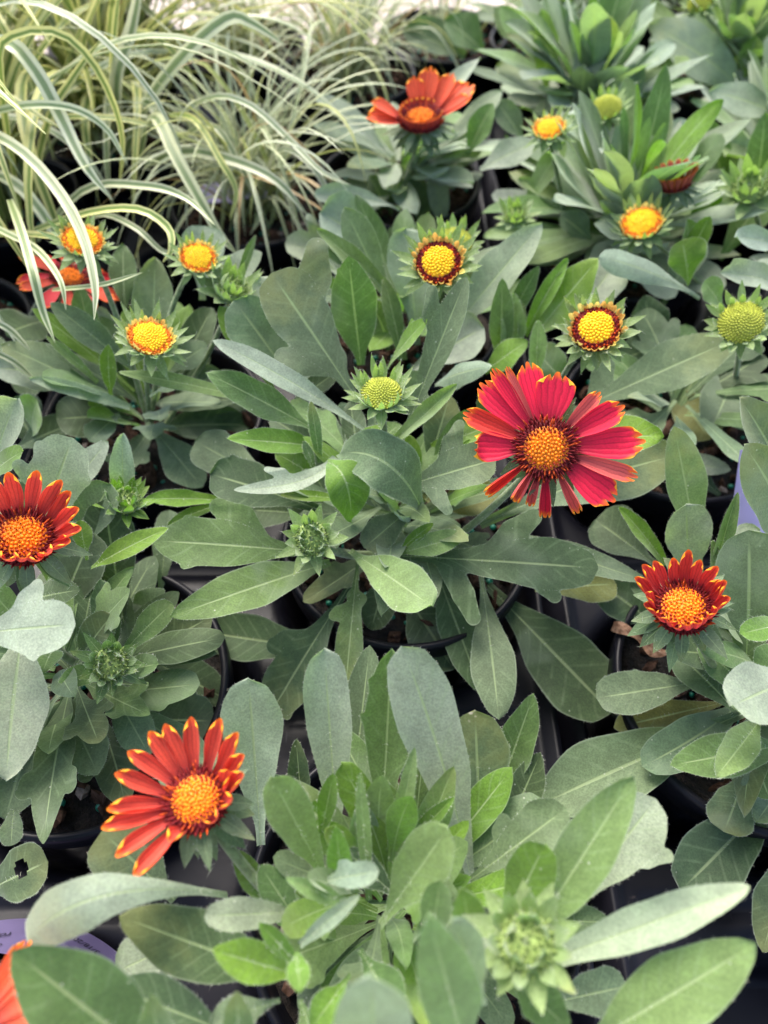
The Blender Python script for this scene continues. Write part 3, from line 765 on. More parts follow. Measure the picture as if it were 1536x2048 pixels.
Lf(A, (880, 960, 4), (893, 866, 6), 18, 'n', 'd', arch=.2)
Lf(A, (640, 1020, 3), (420, 948, 4.6), 92, 'r', 'd', lobes=((1, .86, .06, .5, .06), (-1, .7, .05)), arch=.08, face=.4)
Lf(A, (655, 1108, 2.5), (302, 1081, 4.8), 98, 'o', 'm', lobes=((1, .50, .42, 1.0, .16), (1, .80, .05, .6, .05), (-1, .80, .08, .2, .05)), arch=.06, face=.5)
Lf(A, (660, 1125, 2.3), (340, 1234, 4.5), 84, 'e', 'm', arch=.05)
Lf(A, (700, 1102, 3), (864, 1212, 5.2), 92, 'r', 'v', arch=.08, face=.7)
Lf(A, (716, 1120, 1.8), (690, 1388, .6), 54, 'o', 'm', lobes=((1, .44, .40, .3, .12), (-1, .32, .14, .5, .1)), arch=.10)
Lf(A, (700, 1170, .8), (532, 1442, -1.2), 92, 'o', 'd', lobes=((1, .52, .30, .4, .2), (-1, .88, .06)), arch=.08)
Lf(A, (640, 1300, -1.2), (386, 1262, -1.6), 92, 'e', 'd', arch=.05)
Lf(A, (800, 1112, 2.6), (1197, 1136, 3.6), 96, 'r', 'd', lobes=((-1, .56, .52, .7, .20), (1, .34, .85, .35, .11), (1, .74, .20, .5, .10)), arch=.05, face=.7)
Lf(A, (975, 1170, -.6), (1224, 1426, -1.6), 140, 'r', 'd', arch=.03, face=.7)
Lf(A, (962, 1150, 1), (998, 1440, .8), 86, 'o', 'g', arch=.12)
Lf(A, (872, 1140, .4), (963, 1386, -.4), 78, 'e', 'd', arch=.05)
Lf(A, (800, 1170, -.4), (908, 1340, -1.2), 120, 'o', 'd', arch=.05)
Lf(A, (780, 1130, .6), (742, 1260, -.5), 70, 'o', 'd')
Lf(A, (960, 1050, 2.6), (1364, 908, 4.6), 118, 'o', 'g', arch=.07, face=.7, lat=-.05)
Lf(A, (1140, 880, 5), (1328, 872, 6.8), 84, 'e', 'y', arch=.1, face=.6)
Lf(A, (800, 1108, 3.2), (938, 1070, 4.4), 46, 'e', 'v', arch=.08)
Lf(A, (800, 1100, 3.2), (868, 1046, 4.2), 24, 'e', 'y')
Lf(A, (830, 1010, 3), (728, 1096, 3.4), 62, 'r', 'g', face=.8)
Lf(A, (1070, 1180, .5), (1232, 1168, .8), 72, 'r', 'o')
Lf(A, (640, 925, 4.5), (622, 802, 6.6), 24, 'n', 'm', arch=.1)
Lf(A, (628, 935, 4.5), (607, 882, 5.6), 18, 'n', 'g')
Lf(A, (640, 960, 3.5), (550, 905, 4.8), 54, 'e', 'y')
Lf(A, (690, 905, 4.5), (770, 850, 5.2), 30, 'e', 'y')
Lf(A, (740, 900, 4), (800, 848, 4.6), 46, 'e', 'm')
Lf(A, (700, 1000, 3.5), (560, 990, 4.4), 22, 'n', 'y')
Lf(A, (860, 900, 3.5), (990, 850, 5), 44, 'n', 'y', arch=.12)
Lf(A, (850, 1000, 3), (955, 880, 4), 40, 'n', 'o', arch=.1)
Lf(A, (850, 960, 2.5), (900, 790, 5), 70, 'o', 'd')
Lf(A, (960, 900, 3), (1000, 760, 6), 60, 'o', 'm')
Lf(A, (880, 1010, 2), (1000, 985, 3), 80, 'e', 'o')
Lf(A, (560, 830, 3), (680, 740, 5), 40, 'o', 'd')
Lf(A, (640, 800, 4), (550, 760, 6.0), 30, 'n', 'm')
Lf(A, (560, 980, 1.5), (390, 882, 2.6), 88, 'r', 'g', arch=.06)
Lf(A, (520, 802, 3.5), (236, 744, 6.2), 30, 'n', 'v', arch=.07)
Lf(A, (1000, 1060, 2.6), (1296, 1162, 2.2), 48, 'e', 'g', arch=.05, lat=.03)
Lf(A, (690, 960, 3), (640, 815, 4.2), 54, 'e', 'g'); Lf(A, (720, 940, 3), (700, 800, 4.6), 50, 'e', 'd'); Lf(A, (640, 900, 2.5), (540, 835, 3.2), 60, 'e', 'd')
Lf(A, (660, 1000, 2), (600, 905, 3), 60, 'e', 'g'); Lf(A, (620, 1030, 1), (500, 1020, 1.6), 70, 'r', 'd'); Lf(A, (740, 1000, 3), (740, 890, 4.2), 44, 'e', 'm')
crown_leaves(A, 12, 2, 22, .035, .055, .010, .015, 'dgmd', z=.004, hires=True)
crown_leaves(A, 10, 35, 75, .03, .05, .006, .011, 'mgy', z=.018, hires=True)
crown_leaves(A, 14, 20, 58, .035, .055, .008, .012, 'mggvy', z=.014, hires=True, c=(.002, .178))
# stems and heads of A
MC = P(1090, 895, 8.4)
SAL = (.60, .10, .09); CR = (.70, .012, .05); OR = (.62, .03, .02)
main = [(255, dict(L=1.15, W=.7, el=-6, bend=-20, roll=4.4, col=SAL, yel=.25)), (103, dict(L=1.99, W=0.84, el=2, roll=.35, col=CR, yel=.13)), (116, dict(L=2.07, W=0.33, el=8, roll=2.4, col=SAL, yel=.13)), (82, dict(L=1.59, W=1.25, el=6, roll=.5, tooth=.22, col=CR, yel=.13)),
        (124, dict(L=2.25, W=0.51, el=8, roll=1.6, col=CR, yel=.1)), (135, dict(L=2.17, W=0.90, el=3, roll=.7, col=CR, yel=.13)), (156, dict(L=2.07, W=0.78, el=2, roll=1.9, col=OR, yel=.08)),
        (178, dict(L=1.55, W=1.03, el=2, roll=.8, col=CR, curl=130, yel=.05)), (218, dict(L=1.73, W=0.83, el=-8, bend=-20, roll=4.8, col=OR, yel=.35)),
        (240, dict(L=1.19, W=0.92, el=0, bend=-25, roll=5.2, col=SAL, yel=.25)), (270, dict(L=1.55, W=0.84, el=-10, bend=-25, roll=4.2, col=CR, yel=.28)),
        (297, dict(L=1.59, W=0.83, el=-8, bend=-20, roll=4.6, col=SAL, yel=.25)), (322, dict(L=1.90, W=1.07, el=-2, roll=.7, col=CR, yel=.03)),
        (342, dict(L=2.12, W=0.70, el=0, roll=2.4, col=SAL, yel=.05)), (4, dict(L=2.17, W=1.04, el=4, roll=.8, col=CR, yel=.13)), (29, dict(L=1.86, W=0.96, el=8, roll=2.1, col=CR, yel=.1)),
        (47, dict(L=1.55, W=0.64, el=8, roll=2.8, col=SAL, yel=.06))]
flower(PL[A], 1092, 897, 8.4, 62, (.0, .02), 'open', main, 'std', label='fully open crimson flower head with yellow tipped petals')
stem(PL[A], [P(860, 1105, 2), P(950, 1045, 3.5), P(1070, 930, 7.4)], .0016, .0014)
fl, c, r, ax = flower(PL[A], 763, 787, 8.2, 40, (0, .75), 'bud', (), 'star', 'v'); stem(PL[A], [P(780, 960, 2.5), P(770, 880, 5), c-ax*r*.6], .0016, .0013)
fl, c, r, ax = flower(PL[A], 624, 1078, 6.0, 34, (-.05, .05), 'tight', (), 'tight', 'v'); stem(PL[A], [P(740, 1110, 1.5), P(680, 1105, 3), c-ax*r*.6], .0019, .0017)

# ---- front plant B
B = 'B'
Lf(B, (678, 1720, 3), (648, 1296, 7.6), 90, 'r', 's', arch=-.02)
Lf(B, (760, 1720, 3), (783, 1297, 7.8), 92, 'o', 'm', lobes=((-1, .70, .10, .5, .06), (-1, .86, .09, .6, .05), (1, .52, .10, .6, .08)), arch=-.02)
Lf(B, (948, 1790, 3), (803, 1292, 8.4), 122, 'r', 'p', arch=-.03, lat=.05)
Lf(B, (965, 1740, 2), (950, 1420, 5.2), 118, 'r', 'g', dmg=.9, arch=-.05)
Lf(B, (985, 1620, 1.5), (1068, 1387, 4.8), 74, 'e', 'm', arch=.0)
Lf(B, (1000, 1690, 1.5), (1082, 1505, 3.5), 72, 'e', 'd', arch=.0)
Lf(B, (605, 1620, 1), (592, 1478, 3), 42, 'e', 'd')
Lf(B, (700, 1640, 1), (740, 1290, 4.4), 70, 'o', 'g')
Lf(B, (655, 1765, 5), (543, 1553, 8.6), 84, 'r', 'v', arch=.04)
Lf(B, (640, 1690, 5), (667, 1546, 7.6), 38, 'o', 'y', lobes=((-1, .6, .25, .6, .12),))
Lf(B, (685, 1770, 6), (672, 1652, 8), 48, 'e', 'y')
Lf(B, (738, 1800, 5), (719, 1545, 8), 28, 'n', 'v')
Lf(B, (775, 1720, 4.5), (829, 1494, 7.5), 36, 'n', 'v', lat=.04)
Lf(B, (760, 1850, 6), (896, 1654, 8.8), 100, 'r', 'v', lobes=((1, .66, .12, .6, .07),), arch=.04)
Lf(B, (815, 1690, 4), (909, 1594, 6.4), 32, 'e', 'y')
Lf(B, (1050, 1890, 6.5), (1268, 1551, 9.4), 108, 'e', 'v', arch=.03)
Lf(B, (1000, 1870, 6), (1090, 1688, 8.4), 92, 'r', 'y', arch=.04)
Lf(B, (1130, 1830, 4), (1312, 1598, 6.6), 108, 'r', 'p', lobes=((1, .66, .22, .8, .12),), arch=.05)
Lf(B, (940, 1760, 4.5), (1133, 1616, 6.4), 90, 'r', 'g', lobes=((-1, .45, .26, .7, .14),), arch=.06)
Lf(B, (1070, 1840, 3), (1224, 1845, 4.2), 62, 'e', 'g')
Lf(B, (1085, 1925, 7), (1500, 1772, 9.4), 78, 'n', 's', arch=.09, face=.6)
Lf(B, (1170, 2090, 6.5), (1513, 1886, 9), 128, 'e', 'v', arch=.06)
Lf(B, (935, 2120, 8), (855, 1828, 11.6), 118, 'e', 'v', arch=.06)
Lf(B, (970, 2010, 8), (905, 1838, 10.8), 74, 'r', 'p', arch=.05)
Lf(B, (455, 1790, 5.5), (54, 1886, 7.0), 92, 'r', 's', mid=(215, 1790, 8.6), face=.5, cup=-.2)
Lf(B, (320, 2130, 7), (24, 1900, 10.2), 165, 'e', 'm', arch=.05, face=.7)
Lf(B, (560, 1950, 5), (238, 1832, 6.8), 120, 'e', 'd', arch=.08)
Lf(B, (620, 1825, 6), (408, 1832, 7.8), 58, 'r', 'p', arch=.10)
Lf(B, (590, 1948, 7), (424, 1900, 8.4), 76, 'e', 'y', arch=.05)
Lf(B, (590, 1920, 7), (518, 1846, 8.2), 36, 'n', 'y')
Lf(B, (592, 1905, 8), (602, 1985, 8.6), 46, 'e', 'y')
Lf(B, (500, 2080, 6), (222, 1972, 7.2), 96, 'o', 'd', arch=.14)
Lf(B, (370, 1880, 3), (232, 1945, 4), 88, 'r', 'p', dmg=.6)
Lf(B, (350, 1800, 3), (204, 1662, 5.2), 128, 'r', 'g', arch=.05, lobes=((-1, .5, .15, .5, .12),), face=.7)
Lf(B, (522, 1690, 2), (497, 1356, 6), 114, 'r', 's', dmg=.3, arch=-.02)
Lf(B, (480, 2110, 8), (474, 1982, 9.4), 62, 'e', 'm')
Lf(B, (330, 2110, 8), (300, 1990, 9.6), 64, 'e', 'm')
Lf(B, (750, 2140, 9), (742, 1950, 11.8), 150, 'r', 'p', face=.8)
Lf(B, (600, 1890, 7), (720, 1790, 8.4), 32, 'n', 'p')
Lf(B, (700, 1812, 7), (572, 1757, 8.4), 34, 'n', 'v')
Lf(B, (640, 1765, 7), (758, 1742, 8.6), 46, 'r', 'p', lobes=((-1, .5, .2),))
Lf(B, (1080, 2010, 4), (1254, 1972, 4.6), 80, 'r', 'g')
Lf(B, (860, 1900, 7), (880, 1760, 9), 60, 'r', 'v')
Lf(B, (940, 1880, 7.5), (925, 1775, 9.4), 68, 'e', 'y')
Lf(B, (600, 2000, 6), (640, 2110, 6.5), 70, 'o', 'm')
Lf(B, (560, 2000, 6), (420, 2050, 6.6), 70, 'o', 'g')
Lf(B, (620, 1880, 5), (520, 1730, 6.5), 60, 'o', 'm')
Lf(B, (700, 1950, 6), (620, 2060, 7), 60, 'o', 'y')
Lf(B, (720, 1900, 6), (800, 2030, 7), 80, 'o', 'm')
Lf(B, (1030, 1960, 7), (1140, 2060, 8), 80, 'e', 'm')
Lf(B, (560, 1850, 4), (470, 1700, 5.4), 46, 'o', 'y')
Lf(B, (800, 1800, 5), (690, 1700, 6.4), 60, 'o', 'd')
crown_leaves(B, 16, 8, 40, .03, .055, .009, .014, 'dgmv', z=.012, hires=True)
crown_leaves(B, 14, 45, 80, .03, .045, .005, .009, 'mgyv', z=.03, hires=True, c=(.0, .028))
pet = []
for i, (ang, L, e) in enumerate([(170, 2.1, 22), (148, 2.1, 22), (131, 2.1, 24), (116, 2.05, 26), (100, 2.05, 28), (74, 2.2, 34), (50, 2.2, 40), (33, 2.0, 46), (12, 2.0, 52), (22, 1.5, 62),
                         (-12, 1.6, 58), (-42, 1.5, 62), (256, 1.5, 52), (243, 2.2, 12), (222, 2.2, 16), (204, 2.3, 18), (190, 2.1, 22)]):
    pet.append((ang, dict(L=L*.84, W=.80, el=e+4, bend=14, roll=3.6, tooth=.02, tip=.50, col=(.70, .085, .05), yel=.22+rng.uniform(-.06, .08), base=.55, rollin=.75, side=rng.uniform(-.07, .07))))
fl, c, r, ax = flower(PL[B], 392, 1600, 7.2, 66, (-.20, .30), 'open', pet, 'nod', 'g', label='tilted half open red flower head with orange tips')
stem(PL[B], [P(640, 1880, 3), P(520, 1770, 5), c-ax*r*.6], .0017, .0015)
fl, c, r, ax = flower(PL[B], 1052, 1885, 9.0, 57, (.0, .1), 'tight', (), 'tight', 'v'); stem(PL[B], [P(900, 1880, 3), P(960, 1890, 6), c-ax*r*.6], .0018, .0016)

crown_leaves(B, 18, 25, 65, .032, .050, .009, .013, 'mgvvy', z=.022, hires=True, c=(.004, .024))
crown_leaves(B, 10, 0, 20, .040, .058, .010, .015, 'dgm', z=.004, hires=True)
# ---- left plant C
C = 'C'
Lf(C, (-15, 985, 4), (35, 797, 8.6), 72, 'r', 's')
Lf(C, (-30, 965, 5), (46, 902, 7.4), 44, 'r', 'y')
Lf(C, (85, 1075, 4), (146, 876, 7.8), 108, 'r', 's', lobes=((-1, .52, .24, .6, .14), (-1, .8, .05, .5, .05), (1, .75, .06, .5, .05)), face=.6)
Lf(C, (110, 1030, 3), (216, 882, 5.6), 48, 'o', 's')
Lf(C, (250, 1030, 3.5), (246, 866, 6.6), 48, 'e', 's')
Lf(C, (195, 1020, 3), (140, 942, 4.6), 44, 'e', 'g')
Lf(C, (140, 1120, 3), (222, 968, 5.6), 78, 'r', 'g')
Lf(C, (250, 1260, 1), (208, 1000, 5.2), 92, 'r', 'd', arch=.0)
Lf(C, (182, 1136, 5.5), (337, 1056, 6.6), 42, 'e', 'y', arch=.1)
Lf(C, (440, 1000, 3.2), (290, 998, 4.6), 34, 'n', 'y', arch=.08)
Lf(C, (440, 1008, 2.8), (335, 1050, 3.6), 24, 'n', 'y')
Lf(C, (175, 1120, 4), (160, 1040, 5.4), 40, 'o', 'y')
Lf(C, (110, 1260, 1.5), (186, 1066, 4.6), 98, 'r', 'd')
Lf(C, (-60, 1270, 6), (151, 1249, 7.8), 104, 'r', 's', lobes=((-1, .62, .34, .3, .2), (1, .72, .12, .2, .1)), face=.7)
Lf(C, (45, 1260, 5), (12, 1562, 3.6), 128, 'e', 'p', arch=.10, dmg=.85, face=.6)
Lf(C, (70, 1450, .5), (10, 1640, 0), 110, 'e', 'g')
Lf(C, (118, 1370, 1.2), (196, 1550, 1.6), 88, 'o', 'g', arch=.10)
Lf(C, (228, 1310, 2), (201, 1158, 4.2), 56, 'e', 'd')
Lf(C, (150, 1335, 2), (224, 1230, 4.0), 64, 'r', 'd')
Lf(C, (235, 1320, 2), (345, 1206, 4.4), 52, 'r', 'm')
Lf(C, (260, 1330, 1), (425, 1232, 2.4), 82, 'o', 'd')
Lf(C, (205, 1340, 3), (117, 1366, 4.2), 44, 'e', 'm')
Lf(C, (235, 1345, 3), (317, 1328, 4.2), 44, 'r', 'm')
Lf(C, (215, 1360, 1.5), (300, 1512, 1.4), 72, 'o', 'g', lobes=((-1, .34, .30, .4, .12),), arch=.1)
Lf(C, (265, 1440, -.6), (428, 1442, -.6), 90, 'r', 'd', lobes=((-1, .72, .08), (1, .7, .05)))
Lf(C, (310, 1325, -.5), (458, 1402, -1), 84, 'e', 'd')
Lf(C, (-40, 1790, .8), (96, 1722, 1.8), 100, 'r', 'd', hole=(.66, .42, .0026), dmg=.5)
Lf(C, (110, 1450, -.5), (72, 1606, -.8), 50, 'e', 'o')
Lf(C, (30, 1600, 0), (22, 1692, .2), 40, 'r', 'g')
Lf(C, (60, 1200, 3), (160, 1180, 4.2), 60, 'e', 'd')
Lf(C, (260, 1250, -.3), (330, 1180, 1), 60, 'e', 'g')
Lf(C, (110, 1290, 3), (85, 1345, 4), 50, 'e', 'm')
Lf(C, (20, 1130, 4), (-60, 1060, 6), 90, 'r', 'g')
Lf(C, (70, 880, 0), (75, 800, 3.5), 60, 'r', 'y')
Lf(C, (30, 900, 0), (140, 850, 1.5), 60, 'r', 'd')
Lf(C, (100, 1160, 1), (35, 960, 5), 90, 'r', 'g')
Lf(C, (320, 1200, -.5), (340, 1020, 1.5), 50, 'r', 'g')
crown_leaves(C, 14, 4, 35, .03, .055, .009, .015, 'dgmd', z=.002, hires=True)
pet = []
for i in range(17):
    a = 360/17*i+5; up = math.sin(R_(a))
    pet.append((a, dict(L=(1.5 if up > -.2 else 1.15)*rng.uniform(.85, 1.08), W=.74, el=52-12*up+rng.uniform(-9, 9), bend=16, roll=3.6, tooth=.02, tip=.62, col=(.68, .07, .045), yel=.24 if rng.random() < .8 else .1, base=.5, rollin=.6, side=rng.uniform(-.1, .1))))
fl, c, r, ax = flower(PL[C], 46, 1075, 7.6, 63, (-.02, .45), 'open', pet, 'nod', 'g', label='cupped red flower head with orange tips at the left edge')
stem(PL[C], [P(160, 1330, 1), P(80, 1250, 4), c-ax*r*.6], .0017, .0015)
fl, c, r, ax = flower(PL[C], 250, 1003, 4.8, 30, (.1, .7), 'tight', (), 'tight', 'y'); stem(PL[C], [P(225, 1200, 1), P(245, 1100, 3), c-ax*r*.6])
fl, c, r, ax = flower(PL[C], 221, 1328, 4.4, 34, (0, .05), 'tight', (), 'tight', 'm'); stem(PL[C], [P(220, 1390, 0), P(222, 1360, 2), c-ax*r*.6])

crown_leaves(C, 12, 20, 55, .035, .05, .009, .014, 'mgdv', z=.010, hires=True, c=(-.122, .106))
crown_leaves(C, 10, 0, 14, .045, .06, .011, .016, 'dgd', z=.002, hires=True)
# ---- right plant D
D = 'D'
Lf(D, (1405, 1160, 2), (1348, 852, 6.6), 74, 'o', 'v', arch=.03)
Lf(D, (1378, 1180, 2), (1372, 1008, 5.4), 86, 'r', 'p', arch=0)
Lf(D, (1330, 1130, 2), (1238, 1014, 4.6), 34, 'n', 'y')
Lf(D, (1425, 1180, 3), (1476, 984, 6.6), 30, 'n', 'm', lat=-.06, cup=.8)
Lf(D, (1490, 1350, 2), (1498, 1060, 6.4), 138, 'r', 'g', arch=.06, dmg=.2)
Lf(D, (1580, 990, 4), (1478, 794, 8), 96, 'e', 'g')
Lf(D, (1590, 1090, 4), (1488, 888, 8.4), 118, 'e', 'g')
Lf(D, (1600, 1350, 5), (1462, 1412, 6.6), 116, 'r', 's', face=.8, dmg=.4)
Lf(D, (1420, 1362, 1.2), (1192, 1396, .8), 82, 'r', 'g', lobes=((1, .62, .05, .5, .05),), dmg=.8, arch=.06)
Lf(D, (1470, 1400, .4), (1227, 1456, -.4), 74, 'o', 'o', arch=.04)
Lf(D, (1500, 1420, .8), (1072, 1612, -.8), 136, 'o', 'g', arch=.05, face=.6)
Lf(D, (1470, 1420, 2.2), (1336, 1288, 1.8), 76, 'e', 'd', arch=.08)
Lf(D, (1520, 1400, 2.5), (1396, 1286, 3), 66, 'e', 'm', arch=.06)
Lf(D, (1520, 1440, 4), (1431, 1555, 5), 64, 'e', 'v', arch=.08)
Lf(D, (1570, 1490, 3), (1340, 1531, 3.8), 84, 'e', 'm', arch=.06)
Lf(D, (1492, 1540, .6), (1448, 1664, .4), 88, 'r', 'g', arch=.1)
Lf(D, (1570, 1570, -.5), (1360, 1782, -1.2), 118, 'r', 'd', arch=.05)
Lf(D, (1570, 1560, 1), (1512, 1645, 1), 62, 'e', 'g')
Lf(D, (1580, 1700, -.5), (1525, 1905, -.8), 84, 'e', 'd')
Lf(D, (1590, 1245, 5), (1480, 1268, 6.4), 46, 'r', 'y')
Lf(D, (1310, 1250, -.3), (1175, 1150, .4), 92, 'e', 'd')
Lf(D, (1310, 1130, .4), (1190, 1040, .8), 92, 'r', 'g')
Lf(D, (1440, 1250, 2), (1425, 1080, 5), 30, 'n', 'm')
Lf(D, (1430, 1140, 3), (1520, 1060, 4), 60, 'r', 'p')
Lf(D, (1460, 1280, 2), (1470, 1110, 4), 50, 'o', 'm')
Lf(D, (1500, 1500, 2), (1540, 1600, 2), 70, 'o', 'm')
Lf(D, (1510, 1380, 3), (1560, 1290, 4), 70, 'o', 'm')
Lf(D, (1300, 920, -.8), (1462, 940, .5), 44, 'e', 'p')
Lf(D, (1440, 990, -.8), (1290, 880, .4), 60, 'e', 'd')
crown_leaves(D, 12, 4, 40, .03, .055, .009, .015, 'dgmd', z=.004, hires=True)
pet = []
for i in range(19):
    a = 360/19*i+3; up = math.sin(R_(a))
    pet.append((a, dict(L=(1.5 if up > -.3 else 1.05)*rng.uniform(.72, 1.0), W=.64, el=58-12*up+rng.uniform(-9, 9), bend=20, roll=3.7, tooth=.02, tip=.62, col=(.58, .04, .034), yel=.12+rng.uniform(-.06, .10), base=.55, rollin=.6, side=rng.uniform(-.12, .12))))
fl, c, r, ax = flower(PL[D], 1366, 1215, 6.2, 58, (.05, .42), 'open', pet, 'nod', 'g', label='small cupped dark red flower head')
stem(PL[D], [P(1470, 1420, 1), P(1420, 1320, 3), c-ax*r*.6], .0017, .0015)

crown_leaves(D, 12, 20, 60, .035, .052, .009, .014, 'mgdv', z=.010, hires=True, c=(.146, .108))
crown_leaves(D, 8, 0, 14, .045, .06, .011, .016, 'dgd', z=.002, hires=True)
# ---- F, right of the middle
Fk = 'F'
Lf(Fk, (1130, 830, 2), (1464, 680, 4.6), 98, 'o', 'g', lobes=((-1, .26, .40, .6, .12),), arch=.05, face=.7)
Lf(Fk, (1062, 680, 3), (1198, 516, 7), 78, 'e', 'y', arch=.03)
Lf(Fk, (1050, 670, 3), (1136, 516, 6.6), 34, 'n', 'y')
Lf(Fk, (1130, 670, 2), (1228, 532, 4.4), 86, 'r', 'p')
Lf(Fk, (1000, 740, 2), (1004, 556, 6), 48, 'e', 'm')
Lf(Fk, (1020, 740, 2), (1028, 585, 5.4), 46, 'e', 'v')
Lf(Fk, (1010, 660, 3), (1078, 532, 6), 36, 'e', 'm')
Lf(Fk, (1040, 700, 3), (1046, 606, 5), 16, 'n', 'm')
Lf(Fk, (1070, 760, 4), (1076, 640, 6.2), 34, 'e', 'v', cup=.8)
Lf(Fk, (970, 745, 3), (1056, 682, 5), 52, 'e', 'y')
Lf(Fk, (1370, 680, .5), (1234, 722, 1), 84, 'e', 'd')
Lf(Fk, (1400, 596, 3.5), (1198, 512, 5.6), 46, 'r', 's', arch=.14, cup=-.2, dmg=.3)
Lf(Fk, (1478, 730, 1), (1424, 856, 1.6), 86, 'r', 'g', arch=.12)
Lf(Fk, (1445, 622, 4), (1408, 562, 5.4), 44, 'r', 'v')
Lf(Fk, (1560, 572, 5), (1440, 546, 7), 58, 'e', 's', lobes=((1, .85, .1),))
Lf(Fk, (1570, 500, 5), (1471, 474, 7), 46, 'r', 's')
Lf(Fk, (1376, 570, 4), (1364, 480, 6), 72, 'r', 'y')
Lf(Fk, (1376, 520, 4), (1420, 432, 6.4), 42, 'e', 'y')
Lf(Fk, (1370, 510, 4), (1376, 438, 6), 36, 'e', 'y')
Lf(Fk, (1130, 900, 0), (1260, 960, .4), 70, 'r', 'g')
Lf(Fk, (1330, 760, -.3), (1420, 880, -.5), 80, 'r', 'o')
Lf(Fk, (1300, 700, .5), (1290, 590, 3), 70, 'e', 'd')
Lf(Fk, (1450, 720, .5), (1530, 640, 3), 60, 'e', 'd')
Lf(Fk, (1500, 780, -.3), (1400, 760, 1), 60, 'e', 'm')
Lf(Fk, (1320, 620, 1.5), (1395, 480, 3.5), 60, 'r', 'g')
Lf(Fk, (1130, 770, 2), (1060, 690, 3.5), 70, 'e', 'm')
crown_leaves(Fk, 16, 3, 40, .04, .06, .010, .016, 'dgmd', hires=True)
fl, c, r, ax = flower(PL[Fk], 1192, 658, 8.0, 49, (.04, .45), 'early', (), 'early', label='button bloom with a maroon ring, right of the middle'); stem(PL[Fk], [P(1090, 840, 1), P(1130, 745, 5), c-ax*r*.6])
fl, c, r, ax = flower(PL[Fk], 1482, 645, 6.5, 42, (0, .35), 'bud', (), 'bud'); stem(PL[Fk], [P(1460, 800, 0), P(1475, 730, 3), c-ax*r*.6])

# ---- G, behind the centre
G = 'G'
Lf(G, (795, 640, 3), (688, 414, 7.6), 62, 'o', 'g', arch=.03)
Lf(G, (790, 600, 4), (634, 458, 7.4), 40, 'n', 'v', arch=.05)
Lf(G, (835, 690, 2), (812, 456, 6.4), 84, 'r', 'p')
Lf(G, (905, 660, 3), (1084, 446, 7.4), 78, 'e', 's', arch=.03)
Lf(G, (805, 720, 2), (768, 556, 5.4), 36, 'n', 'm')
Lf(G, (700, 520, 2), (570, 488, 3.4), 50, 'r', 'p', lobes=((1, .55, .5, .6, .2), (-1, .62, .3, .6, .14)), arch=.05)
Lf(G, (755, 500, 2), (640, 425, 4.6), 96, 'r', 'p')
Lf(G, (800, 420, 2), (628, 392, 5), 40, 'r', 's', arch=.14)
Lf(G, (880, 640, 1), (960, 560, 4), 50, 'e', 'm')
Lf(G, (930, 640, 2), (920, 500, 5), 60, 'e', 'd')
Lf(G, (680, 620, 1), (636, 548, 4), 40, 'e', 'y')
Lf(G, (960, 620, 1), (1040, 560, 3), 60, 'e', 'm')
Lf(G, (780, 700, 1), (740, 600, 4), 60, 'e', 'd')
crown_leaves(G, 22, 5, 60, .04, .065, .010, .016, 'dgmdy', hires=True)
fl, c, r, ax = flower(PL[G], 877, 526, 8.6, 47, (-.02, .45), 'early', (), 'early', label='button bloom with a maroon ring, behind the centre bud'); stem(PL[G], [P(855, 700, 1), P(866, 620, 5), c-ax*r*.6])
fl, c, r, ax = flower(PL[G], 908, 490, 6.2, 36, (0, .5), 'bud', (), 'bud'); stem(PL[G], [P(880, 640, 0), P(890, 560, 3), c-ax*r*.6])

# ---- E, left behind
E = 'E'
Lf(E, (305, 730, 3), (310, 514, 6.6), 80, 'e', 'g', arch=0)
Lf(E, (262, 735, 3), (100, 605, 6), 54, 'e', 'g', arch=.05)
Lf(E, (200, 785, 2), (2, 690, 4.4), 78, 'e', 'g')
Lf(E, (170, 760, 1.5), (-25, 735, 3.6), 84, 'e', 'p')
Lf(E, (260, 815, 2.5), (58, 757, 5), 30, 'n', 'p', arch=.06)
Lf(E, (222, 790, 3), (217, 688, 5.4), 32, 'e', 'y')
Lf(E, (195, 765, 3), (92, 672, 5.4), 20, 'n', 'v')
Lf(E, (265, 835, .5), (112, 838, 2), 84, 'r', 'd')
Lf(E, (240, 830, 1.5), (178, 882, 2.4), 48, 'r', 'g')
Lf(E, (295, 845, 1), (405, 975, .6), 76, 'o', 'g', dmg=.8, arch=.06)
Lf(E, (325, 855, -.6), (502, 850, -.8), 76, 'e', 'd')
Lf(E, (345, 780, 1.5), (425, 616, 4), 60, 'o', 'd')
Lf(E, (335, 750, 2), (415, 690, 3.6), 50, 'o', 'g', lobes=((-1, .5, .3),))
Lf(E, (108, 640, 2), (12, 668, 4), 78, 'r', 'd')
Lf(E, (190, 700, 3), (158, 572, 5.6), 46, 'e', 'm')
Lf(E, (250, 620, 3), (246, 488, 5), 52, 'e', 'm')
Lf(E, (405, 600, 3), (412, 452, 5.6), 82, 'r', 'p', dmg=.7)
Lf(E, (425, 590, 3), (524, 506, 5.6), 62, 'e', 'p')
Lf(E, (470, 600, 4), (512, 470, 7), 18, 'n', 'm')
Lf(E, (300, 800, .5), (360, 700, 2), 60, 'r', 'g')
Lf(E, (150, 690, 1), (230, 640, 3), 60, 'r', 'p')
Lf(E, (80, 900, -.5), (20, 800, 1), 90, 'r', 'd')
Lf(E, (340, 820, .5), (440, 740, 2), 60, 'o', 'g')
Lf(E, (120, 740, 0), (20, 760, .5), 90, 'r', 'd')
crown_leaves(E, 20, 5, 55, .04, .06, .010, .016, 'dgmdy', hires=True)
